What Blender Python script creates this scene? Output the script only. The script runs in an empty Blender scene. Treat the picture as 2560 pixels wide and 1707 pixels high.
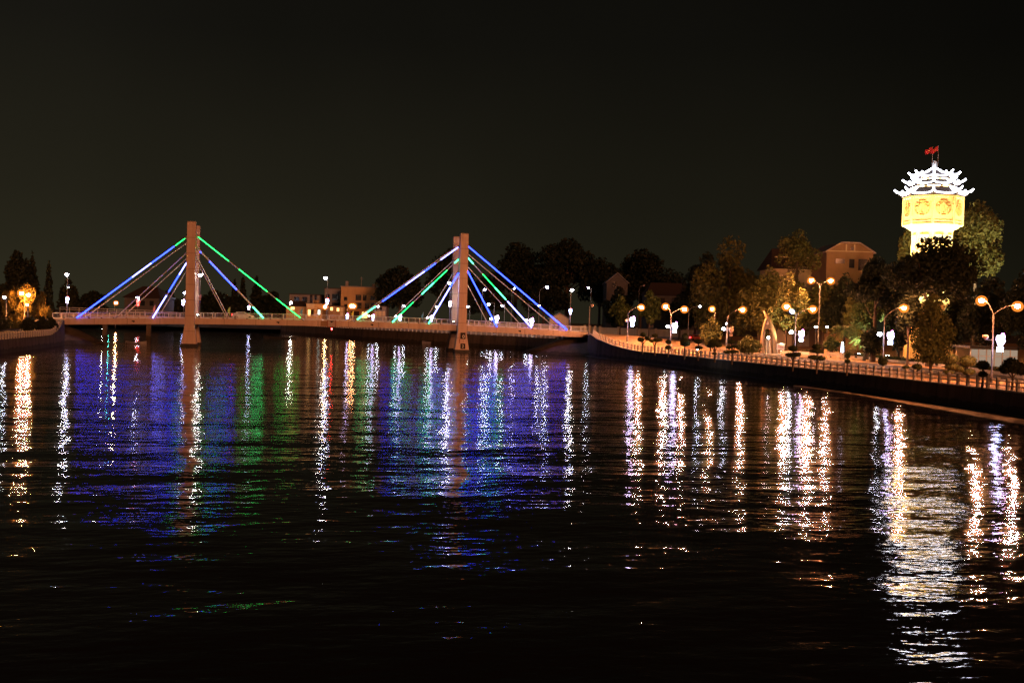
import bpy, math, random
import numpy as np
from mathutils import Vector, Matrix

# ------------------------------------------------------------------ camera, sky, key light, exposure
DENOISE = True
sc = bpy.context.scene
COL = sc.collection
FPX, HEAD, PITCH, ROLL, CAMH = 2745.0, math.radians(11.6), math.radians(1.15), math.radians(1.6), 7.0
F0 = Vector((math.sin(HEAD), math.cos(HEAD), 0)); R0 = Vector((math.cos(HEAD), -math.sin(HEAD), 0)); ZU = Vector((0, 0, 1))
FW = F0 * math.cos(PITCH) - ZU * math.sin(PITCH)
U0 = R0.cross(FW)
RT = R0 * math.cos(ROLL) + U0 * math.sin(ROLL)
UP = U0 * math.cos(ROLL) - R0 * math.sin(ROLL)
CAM = Vector((0, 0, CAMH))
cd = bpy.data.cameras.new('camera'); cam = bpy.data.objects.new('camera', cd); COL.objects.link(cam)
cd.sensor_width = 36.0; cd.lens = 36.0 * FPX / 2560.0; cd.clip_start = 0.5; cd.clip_end = 6000
M = Matrix((RT, UP, -FW)).transposed().to_4x4(); M.translation = CAM
cam.matrix_world = M
sc.camera = cam
sc.view_settings.view_transform = 'Standard'; sc.view_settings.look = 'None'
sc.view_settings.exposure = 0.0; sc.view_settings.gamma = 1.0
sc.render.engine = 'CYCLES'
cy = sc.cycles
cy.use_light_tree = True; cy.sample_clamp_indirect = 170.0; cy.sample_clamp_direct = 0.0
cy.max_bounces = 5; cy.diffuse_bounces = 2; cy.glossy_bounces = 3; cy.transmission_bounces = 2
cy.caustics_reflective = False; cy.caustics_refractive = False
cy.use_denoising = DENOISE; cy.denoiser = 'OPENIMAGEDENOISE'; cy.denoising_prefilter = 'NONE'; cy.denoising_input_passes = 'RGB_ALBEDO_NORMAL'

w = bpy.data.worlds.new('World'); sc.world = w; w.use_nodes = True
nt = w.node_tree; nd = nt.nodes; lk = nt.links
bg = nd['Background']
tc = nd.new('ShaderNodeTexCoord'); sx = nd.new('ShaderNodeSeparateXYZ'); lk.new(tc.outputs['Generated'], sx.inputs[0])
cr = nd.new('ShaderNodeValToRGB'); lk.new(sx.outputs['Z'], cr.inputs[0])
e = cr.color_ramp.elements
e[0].position = 0.0; e[0].color = (.0235, .0208, .0112, 1)
e[1].position = .42; e[1].color = (.0040, .0038, .0032, 1)
k = e.new(.10); k.color = (.0150, .0134, .0078, 1)
k = e.new(.24); k.color = (.0072, .0066, .0047, 1)
dp = nd.new('ShaderNodeVectorMath'); dp.operation = 'DOT_PRODUCT'; lk.new(tc.outputs['Generated'], dp.inputs[0])
dp.inputs[1].default_value = (-math.cos(.35), math.sin(.35), 0)
mr = nd.new('ShaderNodeMapRange'); lk.new(dp.outputs['Value'], mr.inputs[0])
mr.inputs[1].default_value = -.3; mr.inputs[2].default_value = .5; mr.inputs[3].default_value = .42; mr.inputs[4].default_value = 1.12
mx = nd.new('ShaderNodeVectorMath'); mx.operation = 'SCALE'; lk.new(cr.outputs[0], mx.inputs[0]); lk.new(mr.outputs[0], mx.inputs['Scale'])
nz = nd.new('ShaderNodeTexNoise'); nz.inputs['Scale'].default_value = 2.6; nz.inputs['Detail'].default_value = 3; lk.new(tc.outputs['Generated'], nz.inputs['Vector'])
m2 = nd.new('ShaderNodeMapRange'); lk.new(nz.outputs['Fac'], m2.inputs[0]); m2.inputs[1].default_value = .3; m2.inputs[2].default_value = .7; m2.inputs[3].default_value = .84; m2.inputs[4].default_value = 1.14
mx2 = nd.new('ShaderNodeVectorMath'); mx2.operation = 'SCALE'; lk.new(mx.outputs[0], mx2.inputs[0]); lk.new(m2.outputs[0], mx2.inputs['Scale'])
lk.new(mx2.outputs[0], bg.inputs['Color']); bg.inputs['Strength'].default_value = 1.0

sd = bpy.data.lights.new('town_glow', 'SUN'); so = bpy.data.objects.new('town_glow', sd); COL.objects.link(so)
sd.energy = 1.5; sd.color = (1.0, .33, .13); sd.angle = math.radians(10)
so.rotation_euler = Vector((-.12, 1.0, -.16)).to_track_quat('-Z', 'Y').to_euler()

rnd = random.Random(7)
# ------------------------------------------------------------------ layout helpers
def ray(px, py): return FW + RT * ((px - 1280) / FPX) - UP * ((py - 853.5) / FPX)
def at(px, py, zc): return CAM + ray(px, py) * zc                      # point at camera depth zc metres
def atY(px, py, Y): v = ray(px, py); return CAM + v * (Y / v.y)
def onz(px, py, z): v = ray(px, py); return CAM + v * ((z - CAMH) / v.z)
def sm(a, b, x): t = min(1, max(0, (x - a) / (b - a))); return t * t * (3 - 2 * t)
def gz(x, y):                                                          # ground height of the banks
    if x < -30 and y < 240:
        return 2.0 + 2.6 * sm(203, 220, y) * (1 - .6 * sm(228, 250, y)) * sm(-56, -46, x)
    if x > 20 and y < 240:
        return 1.9 + 2.5 * sm(186, 219, y) * (1 - sm(68, 92, x)) + .7 * sm(190, 230, y) * sm(68, 92, x)
    if x > 20: return 2.9 + 1.5 * (1 - sm(230, 262, y)) * (1 - sm(80, 120, x))
    return 2.4
def zdeck(x): return 5.72 - .98 * ((x - 9.3) / 51.5) ** 2
YN, YF = 221.0, 229.6

# ------------------------------------------------------------------ object helpers
def tagp(o, label=None, cat=None, group=None, kind=None):
    if label: o['label'] = label
    if cat: o['category'] = cat
    if group: o['group'] = group
    if kind: o['kind'] = kind
    return o
def thing(name, label, cat, loc=(0, 0, 0), group=None):
    o = bpy.data.objects.new(name, None); COL.objects.link(o); o.location = loc; o.empty_display_size = .3
    return tagp(o, label, cat, group)
class MB:
    def __init__(s): s.v = []; s.f = []; s.sm = []
    def add(s, vs, fs, smooth=False):
        b = len(s.v); s.v += [tuple(v) for v in vs]; s.f += [tuple(i + b for i in f) for f in fs]; s.sm += [smooth] * len(fs); return s
    def box(s, c, d, ax=None, ay=None, az=None):
        c = Vector(c); ax = Vector(ax) if ax else Vector((1, 0, 0)); ay = Vector(ay) if ay else Vector((0, 1, 0)); az = Vector(az) if az else ZU
        hx, hy, hz = ax * d[0] / 2, ay * d[1] / 2, az * d[2] / 2
        vs = [c + hx * a + hy * b + hz * g for g in (-1, 1) for a, b in ((-1, -1), (1, -1), (1, 1), (-1, 1))]
        return s.add(vs, [(3, 2, 1, 0), (4, 5, 6, 7), (0, 1, 5, 4), (1, 2, 6, 5), (2, 3, 7, 6), (3, 0, 4, 7)])
    def tube(s, pts, rr, n=8, cap=True, smooth=True):
        pts = [Vector(p) for p in pts]
        if not isinstance(rr, (list, tuple)): rr = [rr] * len(pts)
        vs = []
        for i, p in enumerate(pts):
            t = (pts[min(i + 1, len(pts) - 1)] - pts[max(i - 1, 0)]).normalized()
            a = t.cross(Vector((.13, .98, .1)) if abs(t.y) < .9 else Vector((1, 0, 0))).normalized(); b = t.cross(a)
            vs += [p + (a * math.cos(2 * math.pi * j / n) + b * math.sin(2 * math.pi * j / n)) * rr[i] for j in range(n)]
        fs = [(i * n + j, i * n + (j + 1) % n, (i + 1) * n + (j + 1) % n, (i + 1) * n + j) for i in range(len(pts) - 1) for j in range(n)]
        s.add(vs, fs, smooth)
        if cap: s.add(vs[:n], [tuple(range(n))]); s.add(vs[-n:], [tuple(range(n))[::-1]])
        return s
    def ball(s, c, r, n=8, m=5, jit=0.0, seed=0):
        c = Vector(c); r = (r, r, r) if not isinstance(r, (tuple, list)) else r
        q = random.Random(seed); vs = [c + Vector((0, 0, r[2]))]
        for i in range(1, m):
            a = math.pi * i / m
            for j in range(n):
                b = 2 * math.pi * j / n; k = 1 + q.uniform(-jit, jit)
                vs.append(c + Vector((r[0] * math.sin(a) * math.cos(b), r[1] * math.sin(a) * math.sin(b), r[2] * math.cos(a))) * k)
        vs.append(c - Vector((0, 0, r[2]))); fs = []
        for j in range(n): fs.append((0, 1 + j, 1 + (j + 1) % n))
        for i in range(m - 2):
            for j in range(n): fs.append((1 + i * n + j, 1 + (i + 1) * n + j, 1 + (i + 1) * n + (j + 1) % n, 1 + i * n + (j + 1) % n))
        L = len(vs) - 1
        for j in range(n): fs.append((L, 1 + (m - 2) * n + (j + 1) % n, 1 + (m - 2) * n + j))
        return s.add(vs, fs, True)
    def prism(s, poly, d):                                             # poly: 3D points of one face, d: thickness vector
        d = Vector(d); a = [Vector(p) for p in poly]; n = len(a)
        vs = [p - d / 2 for p in a] + [p + d / 2 for p in a]
        return s.add(vs, [tuple(range(n))[::-1], tuple(range(n, 2 * n))] + [(i, (i + 1) % n, n + (i + 1) % n, n + i) for i in range(n)])
    def loft(s, rings, cap=True, smooth=False):
        n = len(rings[0]); vs = [p for r in rings for p in r]
        fs = [(i * n + j, i * n + (j + 1) % n, (i + 1) * n + (j + 1) % n, (i + 1) * n + j) for i in range(len(rings) - 1) for j in range(n)]
        if cap: fs += [tuple(range(n))[::-1], tuple((len(rings) - 1) * n + j for j in range(n))]
        return s.add(vs, fs, smooth)
    def mesh(s, name, mat, origin=None):
        me = bpy.data.meshes.new(name)
        o = Vector(origin) if origin is not None else Vector((0, 0, 0))
        me.from_pydata([tuple(Vector(v) - o) for v in s.v], [], s.f); me.update()
        me.polygons.foreach_set('use_smooth', s.sm); me.materials.append(mat); return me
    def build(s, name, mat, parent=None):
        org = parent_world(parent)
        me = s.mesh(name, mat, org)
        return link(name, me, parent)
def parent_world(p):
    t = Vector((0, 0, 0))
    while p is not None: t += Vector(p.location); p = p.parent
    return t
def link(name, me, parent=None):
    o = bpy.data.objects.new(name, me); COL.objects.link(o); o.parent = parent; return o

# ------------------------------------------------------------------ materials
MATS = {}
def newmat(name):
    m = bpy.data.materials.new(name); m.use_nodes = True; MATS[name] = m
    return m, m.node_tree.nodes, m.node_tree.links, m.node_tree.nodes['Principled BSDF']
def surf(name, c1, c2=None, rough=.8, scale=3.0, bump=.0, metal=0.0, streak=False, spec=.3):
    m, n, l, b = newmat(name)
    b.inputs['Roughness'].default_value = rough; b.inputs['Metallic'].default_value = metal; b.inputs['Specular IOR Level'].default_value = spec
    c2 = c2 or tuple(x * .72 for x in c1)
    t = n.new('ShaderNodeTexCoord'); mp = n.new('ShaderNodeMapping'); l.new(t.outputs['Object'], mp.inputs[0])
    if streak: mp.inputs['Scale'].default_value = (1, 1, .12)
    nz = n.new('ShaderNodeTexNoise'); nz.inputs['Scale'].default_value = scale; nz.inputs['Detail'].default_value = 6; nz.inputs['Roughness'].default_value = .65
    l.new(mp.outputs[0], nz.inputs['Vector'])
    r = n.new('ShaderNodeValToRGB'); r.color_ramp.elements[0].position = .35; r.color_ramp.elements[1].position = .68
    r.color_ramp.elements[0].color = (*c2, 1); r.color_ramp.elements[1].color = (*c1, 1)
    l.new(nz.outputs['Fac'], r.inputs[0]); l.new(r.outputs[0], b.inputs['Base Color'])
    if bump:
        bp = n.new('ShaderNodeBump'); bp.inputs['Strength'].default_value = bump; bp.inputs['Distance'].default_value = .05
        l.new(nz.outputs['Fac'], bp.inputs['Height']); l.new(bp.outputs[0], b.inputs['Normal'])
    return m
def emit(name, col, s):
    m, n, l, b = newmat(name)
    b.inputs['Base Color'].default_value = (.02, .02, .02, 1)
    b.inputs['Emission Color'].default_value = (*col, 1); b.inputs['Emission Strength'].default_value = s
    return m
def leafmat(name, c1, c2, trans=.25):
    m, n, l, b = newmat(name)
    g = n.new('ShaderNodeNewGeometry'); r = n.new('ShaderNodeValToRGB')
    r.color_ramp.elements[0].color = (*c1, 1); r.color_ramp.elements[1].color = (*c2, 1)
    l.new(g.outputs['Random Per Island'], r.inputs[0]); l.new(r.outputs[0], b.inputs['Base Color'])
    b.inputs['Roughness'].default_value = .6; b.inputs['Specular IOR Level'].default_value = .2
    tr = n.new('ShaderNodeBsdfTranslucent'); l.new(r.outputs[0], tr.inputs[0])
    ms = n.new('ShaderNodeMixShader'); ms.inputs[0].default_value = trans
    l.new(b.outputs[0], ms.inputs[1]); l.new(tr.outputs[0], ms.inputs[2]); l.new(ms.outputs[0], n['Material Output'].inputs[0])
    return m
def watermat():
    m, n, l, b = newmat('river_water')
    b.inputs['Base Color'].default_value = (.016, .012, .008, 1); b.inputs['IOR'].default_value = 1.33
    g = n.new('ShaderNodeNewGeometry')
    hs = []
    def wave(scale, sxy, rot, dist, det=2.0, w=1.0):
        mp = n.new('ShaderNodeMapping'); l.new(g.outputs['Position'], mp.inputs[0])
        mp.inputs['Rotation'].default_value = (0, 0, rot); mp.inputs['Scale'].default_value = (sxy[0], sxy[1], 1)
        z = n.new('ShaderNodeTexNoise'); z.inputs['Scale'].default_value = scale; z.inputs['Detail'].default_value = det; z.inputs['Roughness'].default_value = .5
        l.new(mp.outputs[0], z.inputs['Vector'])
        k = n.new('ShaderNodeMath'); k.operation = 'MULTIPLY'; k.inputs[1].default_value = dist; l.new(z.outputs['Fac'], k.inputs[0]); return k
    parts = [wave(.16, (.6, 1), .15, .55, 1.0), wave(.75, (.5, 1), -.12, .16, 2.0), wave(2.6, (.55, 1), .3, .042, 2.0), wave(7.0, (.7, 1), -.25, .010, 1.0)]
    a = parts[0]
    for p in parts[1:]:
        s = n.new('ShaderNodeMath'); s.operation = 'ADD'; l.new(a.outputs[0], s.inputs[0]); l.new(p.outputs[0], s.inputs[1]); a = s
    bp = n.new('ShaderNodeBump'); bp.inputs['Strength'].default_value = 1.0; bp.inputs['Distance'].default_value = WAVE
    l.new(a.outputs[0], bp.inputs['Height']); l.new(bp.outputs[0], b.inputs['Normal'])
    b.inputs['Roughness'].default_value = WROUGH
    return m
WAVE, WROUGH = .44, .045
concrete = surf('painted_concrete', (.54, .41, .33), (.42, .31, .25), .85, 1.2, .1, streak=True)
beamc = surf('beam_concrete', (.54, .41, .32), (.42, .31, .24), .85, .8, .1, streak=True)
def joints(m, axis, step, wd, dk, tide=None):
    n, l = m.node_tree.nodes, m.node_tree.links; b = n['Principled BSDF']; src = b.inputs['Base Color'].links[0].from_socket
    g = n.new('ShaderNodeNewGeometry'); x = n.new('ShaderNodeSeparateXYZ'); l.new(g.outputs['Position'], x.inputs[0])
    f = n.new('ShaderNodeMath'); f.operation = 'PINGPONG'; f.inputs[1].default_value = step / 2; l.new(x.outputs[axis], f.inputs[0])
    c = n.new('ShaderNodeMath'); c.operation = 'LESS_THAN'; c.inputs[1].default_value = wd; l.new(f.outputs[0], c.inputs[0])
    k = n.new('ShaderNodeMix'); k.data_type = 'RGBA'; k.blend_type = 'MULTIPLY'; l.new(c.outputs[0], k.inputs[0]); l.new(src, k.inputs[6]); k.inputs[7].default_value = (dk, dk, dk, 1)
    out = k.outputs[2]
    if tide:
        z = n.new('ShaderNodeTexNoise'); z.inputs['Scale'].default_value = .8; z.inputs['Detail'].default_value = 5; l.new(g.outputs['Position'], z.inputs[0])
        a = n.new('ShaderNodeMath'); a.operation = 'MULTIPLY_ADD'; l.new(z.outputs['Fac'], a.inputs[0]); a.inputs[1].default_value = -1.1; l.new(x.outputs['Z'], a.inputs[2])
        q = n.new('ShaderNodeMath'); q.operation = 'LESS_THAN'; q.inputs[1].default_value = tide - .55; l.new(a.outputs[0], q.inputs[0])
        k2 = n.new('ShaderNodeMix'); k2.data_type = 'RGBA'; k2.blend_type = 'MULTIPLY'; l.new(q.outputs[0], k2.inputs[0]); l.new(out, k2.inputs[6]); k2.inputs[7].default_value = (.45, .5, .42, 1); out = k2.outputs[2]
    l.new(out, b.inputs['Base Color'])
joints(concrete, 'Z', 3.0, .06, .62); joints(beamc, 'X', 6.0, .07, .6)
darkc = surf('wet_concrete', (.05, .046, .04), (.03, .028, .025), .9, 2.0)
wallc = surf('quay_concrete', (.13, .098, .065), (.06, .046, .032), .9, .9, .25, streak=True)
joints(wallc, 'Y', 6.0, .08, .5, .7)
railw = surf('white_railing_paint', (.72, .72, .70), None, .5, 2.0)
postc = surf('post_concrete', (.62, .58, .52), (.46, .42, .37), .85, 5.0, .1)
asphalt = surf('asphalt', (.055, .053, .05), (.04, .039, .037), .9, 1.5, .2)
pave = surf('paving', (.46, .285, .13), (.32, .195, .09), .85, .7, .15)
soil = surf('bank_soil', (.06, .05, .035), (.03, .027, .02), .95, .4, .3)
kerbc = surf('kerb_stone', (.5, .47, .42), None, .85, 2.0)
steel = surf('galvanised_steel', (.38, .37, .35), None, .45, 3.0, metal=.6)
polec = surf('pole_paint', (.17, .155, .14), None, .5, 3.0)
dark = surf('dark_metal', (.03, .03, .03), None, .6, 3.0)
bark = surf('bark', (.11, .08, .055), (.05, .038, .027), .95, 4.0, .5, streak=True)
yellow = surf('yellow_plaster', (.80, .60, .22), (.74, .54, .19), .8, 1.0, .05)
creamp = surf('cream_plaster', (.62, .52, .33), (.48, .39, .24), .85, 1.0, .1, streak=True)
ochre = surf('ochre_plaster', (.55, .36, .16), (.42, .27, .12), .85, .6, .1, streak=True)
greyp = surf('grey_plaster', (.26, .25, .25), (.18, .17, .17), .85, .6, .1, streak=True)
orangep = surf('orange_plaster', (.30, .19, .10), (.24, .15, .075), .85, .5, .1)
rooft = surf('roof_tile', (.052, .034, .028), (.032, .022, .019), .8, 6.0, .3)
dimp = surf('dim_plaster', (.085, .08, .075), (.06, .057, .054), .9, .6, .1)
glass = surf('dark_glass', (.015, .017, .02), None, .15, 1.0, spec=.6)
stone = surf('carved_stone', (.34, .215, .11), (.24, .15, .08), .85, 3.0, .4)
relief = surf('relief_paint', (.70, .42, .11), None, .8, 2.0)
redcl = surf('red_cloth', (.62, .03, .02), None, .8, 2.0)
yelcl = surf('yellow_cloth', (.8, .6, .05), None, .8, 2.0)
cyancl = surf('blue_cloth', (.12, .4, .5), None, .8, 2.0)
pinkcl = surf('pink_cloth', (.7, .3, .28), None, .8, 2.0)
carp = surf('white_car_paint', (.7, .7, .7), None, .25, 1.0, spec=.6)
rubber = surf('tyre_rubber', (.02, .02, .02), None, .8, 1.0)
bench_p = surf('bench_stone', (.6, .5, .36), None, .8, 3.0)
sodium = emit('sodium_light', (1, .34, .125), 4200)
sodium_left = emit('sodium_light_left', (1, .31, .06), 3000)
sodium_far = emit('sodium_light_far', (1, .40, .17), 420)
whitel = emit('white_led', (1, .93, .86), 330)
coolw = emit('cool_white_led', (.80, .84, 1), 260)
violet = emit('violet_ornament', (.80, .62, 1), 24)
magl = emit('magenta_ornament', (1, .18, .9), 18)
bluel = emit('blue_ornament', (.42, .5, 1), 32)
redl = emit('red_ornament', (1, .04, .03), 18)
ornoff = surf('ornament_unlit', (.6, .42, .34), None, .6, 3.0)
globeoff = surf('globe_unlit', (.75, .6, .5), None, .4, 3.0)
globel = emit('globe_light', (.86, .86, 1), 60)
blue_t = emit('blue_tube', (.015, .036, 1), 14)
white_t = emit('violet_white_tube', (.16, .17, 1), 13)
green_t = emit('green_tube', (.006, 1, .10), 8)
gw_t = emit('green_white_tube', (.05, 1, .32), 9)
led_w = emit('tower_led', (.86, .86, 1), 16)
warmwin = emit('warm_window', (1, .55, .18), 3)
coldwin = emit('cold_window', (.8, 1, .9), 3)
teal = emit('teal_light', (.08, .75, .6), 90)
floodw = emit('flood_lens', (1, .9, .7), 120)
LF = dict(dark=leafmat('unlit_leaves', (.016, .024, .010), (.034, .042, .020)), black=leafmat('shadow_green_leaves', (.010, .017, .008), (.020, .027, .013)),  # dark and black: shade of unlit trees put into the leaf colour
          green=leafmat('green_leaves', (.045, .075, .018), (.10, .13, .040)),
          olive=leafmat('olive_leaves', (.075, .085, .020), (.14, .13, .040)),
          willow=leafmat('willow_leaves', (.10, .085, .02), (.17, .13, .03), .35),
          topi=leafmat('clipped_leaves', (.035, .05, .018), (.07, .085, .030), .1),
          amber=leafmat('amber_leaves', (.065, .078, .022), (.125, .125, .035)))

# ------------------------------------------------------------------ the setting
def grid(name, rows, mat, kind='structure'):
    n = len(rows[0]); b = MB(); vs = [p for r in rows for p in r]
    b.add(vs, [(i * n + j, i * n + j + 1, (i + 1) * n + j + 1, (i + 1) * n + j) for i in range(len(rows) - 1) for j in range(n - 1)], True)
    o = b.build(name, mat); o['kind'] = kind; return o
grid('ground', [[(x, y, -2.0) for x in (-3000, 0, 3000)] for y in (-1500, 500, 4000)], soil)
grid('water', [[(x, y, 0) for x in (-260, -100, 0, 100, 260)] for y in (-60, 60, 180, 320, 470)], watermat())
SHR = [(66, -40), (63, 20), (60.2, 74), (61.6, 88), (62.4, 106), (62.2, 128), (62.3, 146), (61.7, 160), (61.8, 174), (61.0, 190), (59.8, 198), (59.2, 206), (60.2, 214), (61, 219), (61.2, 231), (58, 245), (54, 258), (40, 284), (22, 323), (-2, 396)]
SHL = [(-41, -40), (-41, 60), (-40.4, 120), (-40.1, 170), (-39.9, 200), (-40.2, 212), (-41.2, 220), (-43, 231), (-50, 262), (-66, 310), (-84, 380)]
def dense(pl, step=6.0):
    out = []
    for (a, b), (c, d) in zip(pl, pl[1:]):
        k = max(1, int(math.hypot(c - a, d - b) / step))
        out += [(a + (c - a) * i / k, b + (d - b) * i / k) for i in range(k)]
    return out + [pl[-1]]
DR, DL = dense(SHR, 4), dense(SHL, 4)
def bank(name, pl, sgn, mat):
    offs = [0, 2, 5, 9, 14, 20, 28, 38, 50, 70, 110, 220, 900]
    rows = []
    for x, y in pl:
        rows.append([(x + sgn * o, y, gz(x + sgn * o if y < 240 else x + sgn * (o + 60), y) if o or True else 0) for o in offs])
    return grid(name, rows, mat)
bank('pavement', DR, 1, pave)
bank('path', DL, -1, soil)
grid('far_bank_ground', [[(x, y, 2.4 if y > 397 else 1.2) for x in (-900, -84, -60, -22, -2.2, 100, 898)] for y in (396.2, 400, 440, 600, 1500)], soil)
# road on the right bank, kerbs a real step
def strip(name, pl, w0, w1, h, mat, kind='structure'):
    b = MB(); rings = []
    for x, y in pl:
        q = []
        for o, dz in ((w0, -.3), (w0, h), (w1, h), (w1, -.3)): q.append((x + o, y, gz(x + o, y) + dz))
        rings.append(q)
    b.loft(rings); o = b.build(name, mat)
    if kind: o['kind'] = kind
    return o
RD = [(x, y) for x, y in DR if 30 < y < 218]
strip('road', RD, 13.0, 22.0, .006, asphalt)
strip('kerb', RD, 12.7, 12.99, .13, kerbc)
strip('kerb', RD, 22.01, 22.3, .13, kerbc)

# quay walls: things
def quay(name, label, pl, sgn, tf, mat=None, lean=.35, low=-1.5):
    b = MB(); rings = []
    for x, y in pl:
        t = tf(x, y)
        rings.append([(x - sgn * lean, y, low), (x, y, t + .04), (x + sgn * .55, y, t + .04), (x + sgn * .55, y, low)])
    b.loft(rings); t = b.build(name, mat or wallc); tagp(t, label, 'quay wall'); return t
QR = [(x, y) for x, y in DR if y <= 219.5]
qr = quay('quay_wall', 'dark concrete quay wall below the lit promenade on the right bank', QR, 1, gz)
b = MB(); b.loft([[(x - .5, y, -.8), (x - 1.3, y, -.5), (x - 1.2, y, .10), (x - .12, y, .16)] for x, y in QR]); b.build('footing_ledge', wallc, qr)
b = MB(); b.loft([[(x - .12, y, gz(x, y) + .041), (x - .12, y, gz(x, y) + .16), (x + .62, y, gz(x, y) + .16), (x + .62, y, gz(x, y) + .041)] for x, y in QR]); b.build('coping', postc, qr)
b = MB(); q_ = random.Random(3)
AP = [(x, y) for x, y in dense(SHR, 1.2) if 62 < y < 122]
b.loft([[(x - 1.5, y, -.5), (x - 1.5, y, .02), (x - 2.6, y, .06), (x - 2.7 - 1.9 * (1 - sm(76, 122, y)) + q_.uniform(-.2, .2), y, .05), (x - 3.0 - 2.1 * (1 - sm(76, 122, y)), y, -.5)] for x, y in AP])
tagp(b.build('stone_apron', surf('apron_stone', (.78, .60, .40), (.6, .46, .30), .8, 1.5, .3)), 'low stone apron at the waterline along the near part of the right quay wall', 'apron')
QL = [(x, y) for x, y in DL if y <= 220]
ql = quay('quay_wall', 'grey concrete quay wall on the left bank below the lit willow', QL, -1, gz)
QF = [(x, y) for x, y in DR if y > 229]
quay('quay_wall', 'concrete quay wall behind the bridge under the white balustrade', QF, 1, lambda x, y: gz(x + 60, y))
QFL = [(x, y) for x, y in DL if y > 229]
quay('quay_wall', 'low dark bank wall beyond the left end of the bridge', QFL, -1, lambda x, y: 2.0)

# ---- railings with posts
def seg_points(pl, step):
    pts = []; acc = 0.0
    for (a, b), (c, d) in zip(pl, pl[1:]):
        L = math.hypot(c - a, d - b); s = -acc
        while s + step <= L:
            s += step
            if s >= 0: pts.append((a + (c - a) * s / L, b + (d - b) * s / L))
        acc = L - s if s >= 0 else acc + L
    return pts
def railing(label, pl, step, zf, off, h=.95, pw=.24, mat=postc, cat='railing', group=None, nmax=100):
    pts = seg_points(pl, step)[-nmax:]
    x0, y0 = pts[0]; t = thing('quay_railing', label, cat, (x0 + off, y0, zf(x0, y0)), group)
    m = MB(); m.box((0, 0, h / 2), (pw, pw, h)); m.box((0, 0, h + .03), (pw + .07, pw + .07, .06)); me = m.mesh('post', mat)
    for x, y in pts:
        o = link('post', me, t); o.location = Vector((x + off, y, zf(x, y))) - t.location
    for hh in (.36, .74):
        m = MB(); m.tube([(x + off, y, zf(x, y) + hh) for x, y in pts], .06, 6); m.build('rail', mat, t)
    return t
zr = lambda x, y: gz(x, y) + .16
railing('pale concrete post railing along the right promenade above the dark quay wall', [(x, y) for x, y in DR if 62 < y < 219], 1.6, zr, .25)
railing('orange lit concrete post railing on the left bank in front of the willow', [(x, y) for x, y in DL if 130 < y < 214], 1.6, lambda x, y: gz(x, y) + .04, -.25)
railing('white balustrade along the quay behind the bridge girder', [(x, y) for x, y in QF], 2.1, lambda x, y: gz(x + 60, y) + .04, .25, 1.15, .3, railw)

# slope cones at the bridge ends
def cone(label, c, r, h, a0, a1, mat=wallc):
    b = MB(); n = 20; rings = []
    for rr, z in ((r, -1.0), (r * .86, .35), (r * .5, h * .52), (r * .22, h * .82), (.4, h)):
        rings.append([Vector((c[0] + rr * math.cos(2 * math.pi * i / n), c[1] + rr * math.sin(2 * math.pi * i / n), z + (.12 * math.sin(i * 2.3 + rr) if 0 < z < h else 0))) for i in range(n)])
    b.loft(rings, True, True); o = b.build('slope_revetment', mat); return tagp(o, label, 'embankment')
cone('dark stone slope under the right end of the bridge', (61.5, 226.0), 14.0, 4.1, 0, 6)
cone('grey stone slope under the left end of the bridge', (-44.5, 226.0), 11.0, 4.3, 0, 6)

# ------------------------------------------------------------------ the bridge
br = thing('cable_stayed_bridge', 'cable stayed road bridge with two orange pylons and blue and green lit stays', 'bridge', (9, YN, 0))
XS = [-43.5 + i * (105.0 / 70) for i in range(71)]
for y0, y1 in ((YN, YN + .7), (YF - .7, YF)):
    b = MB(); b.loft([[(x, y0, zdeck(x) - 1.12), (x, y0, zdeck(x) - .02), (x, y1, zdeck(x) - .02), (x, y1, zdeck(x) - 1.12)] for x in XS]); b.build('girder', beamc, br)
b = MB(); b.loft([[(x, YN + .72, zdeck(x) - .45), (x, YN + .72, zdeck(x) - .06), (x, YF - .72, zdeck(x) - .06), (x, YF - .72, zdeck(x) - .45)] for x in XS]); b.build('deck_slab', asphalt, br)
b = MB()
for x in XS[2::4]: b.box((x, (YN + YF) / 2, zdeck(x) - .75), (.4, YF - YN - 1.5, .55))
b.build('cross_beams', beamc, br)
def bridge_rail(y):
    b = MB()
    for h, r in ((1.1, .055), (.22, .05)): b.tube([(x, y, zdeck(x) + h) for x in XS], r, 6)
    x = XS[0]; k = 0
    while x < XS[-1]:
        z = zdeck(x)
        b.box((x, y, z + .56), (.13, .13, 1.12)); x += 2.25; k += 1
    x = XS[0]
    while x < XS[-1]: b.box((x, y, zdeck(x) + .66), (.022, .022, .86)); x += .28
    return b.build('railing', railw, br)
bridge_rail(YN + .35); bridge_rail(YF - .35)
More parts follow.
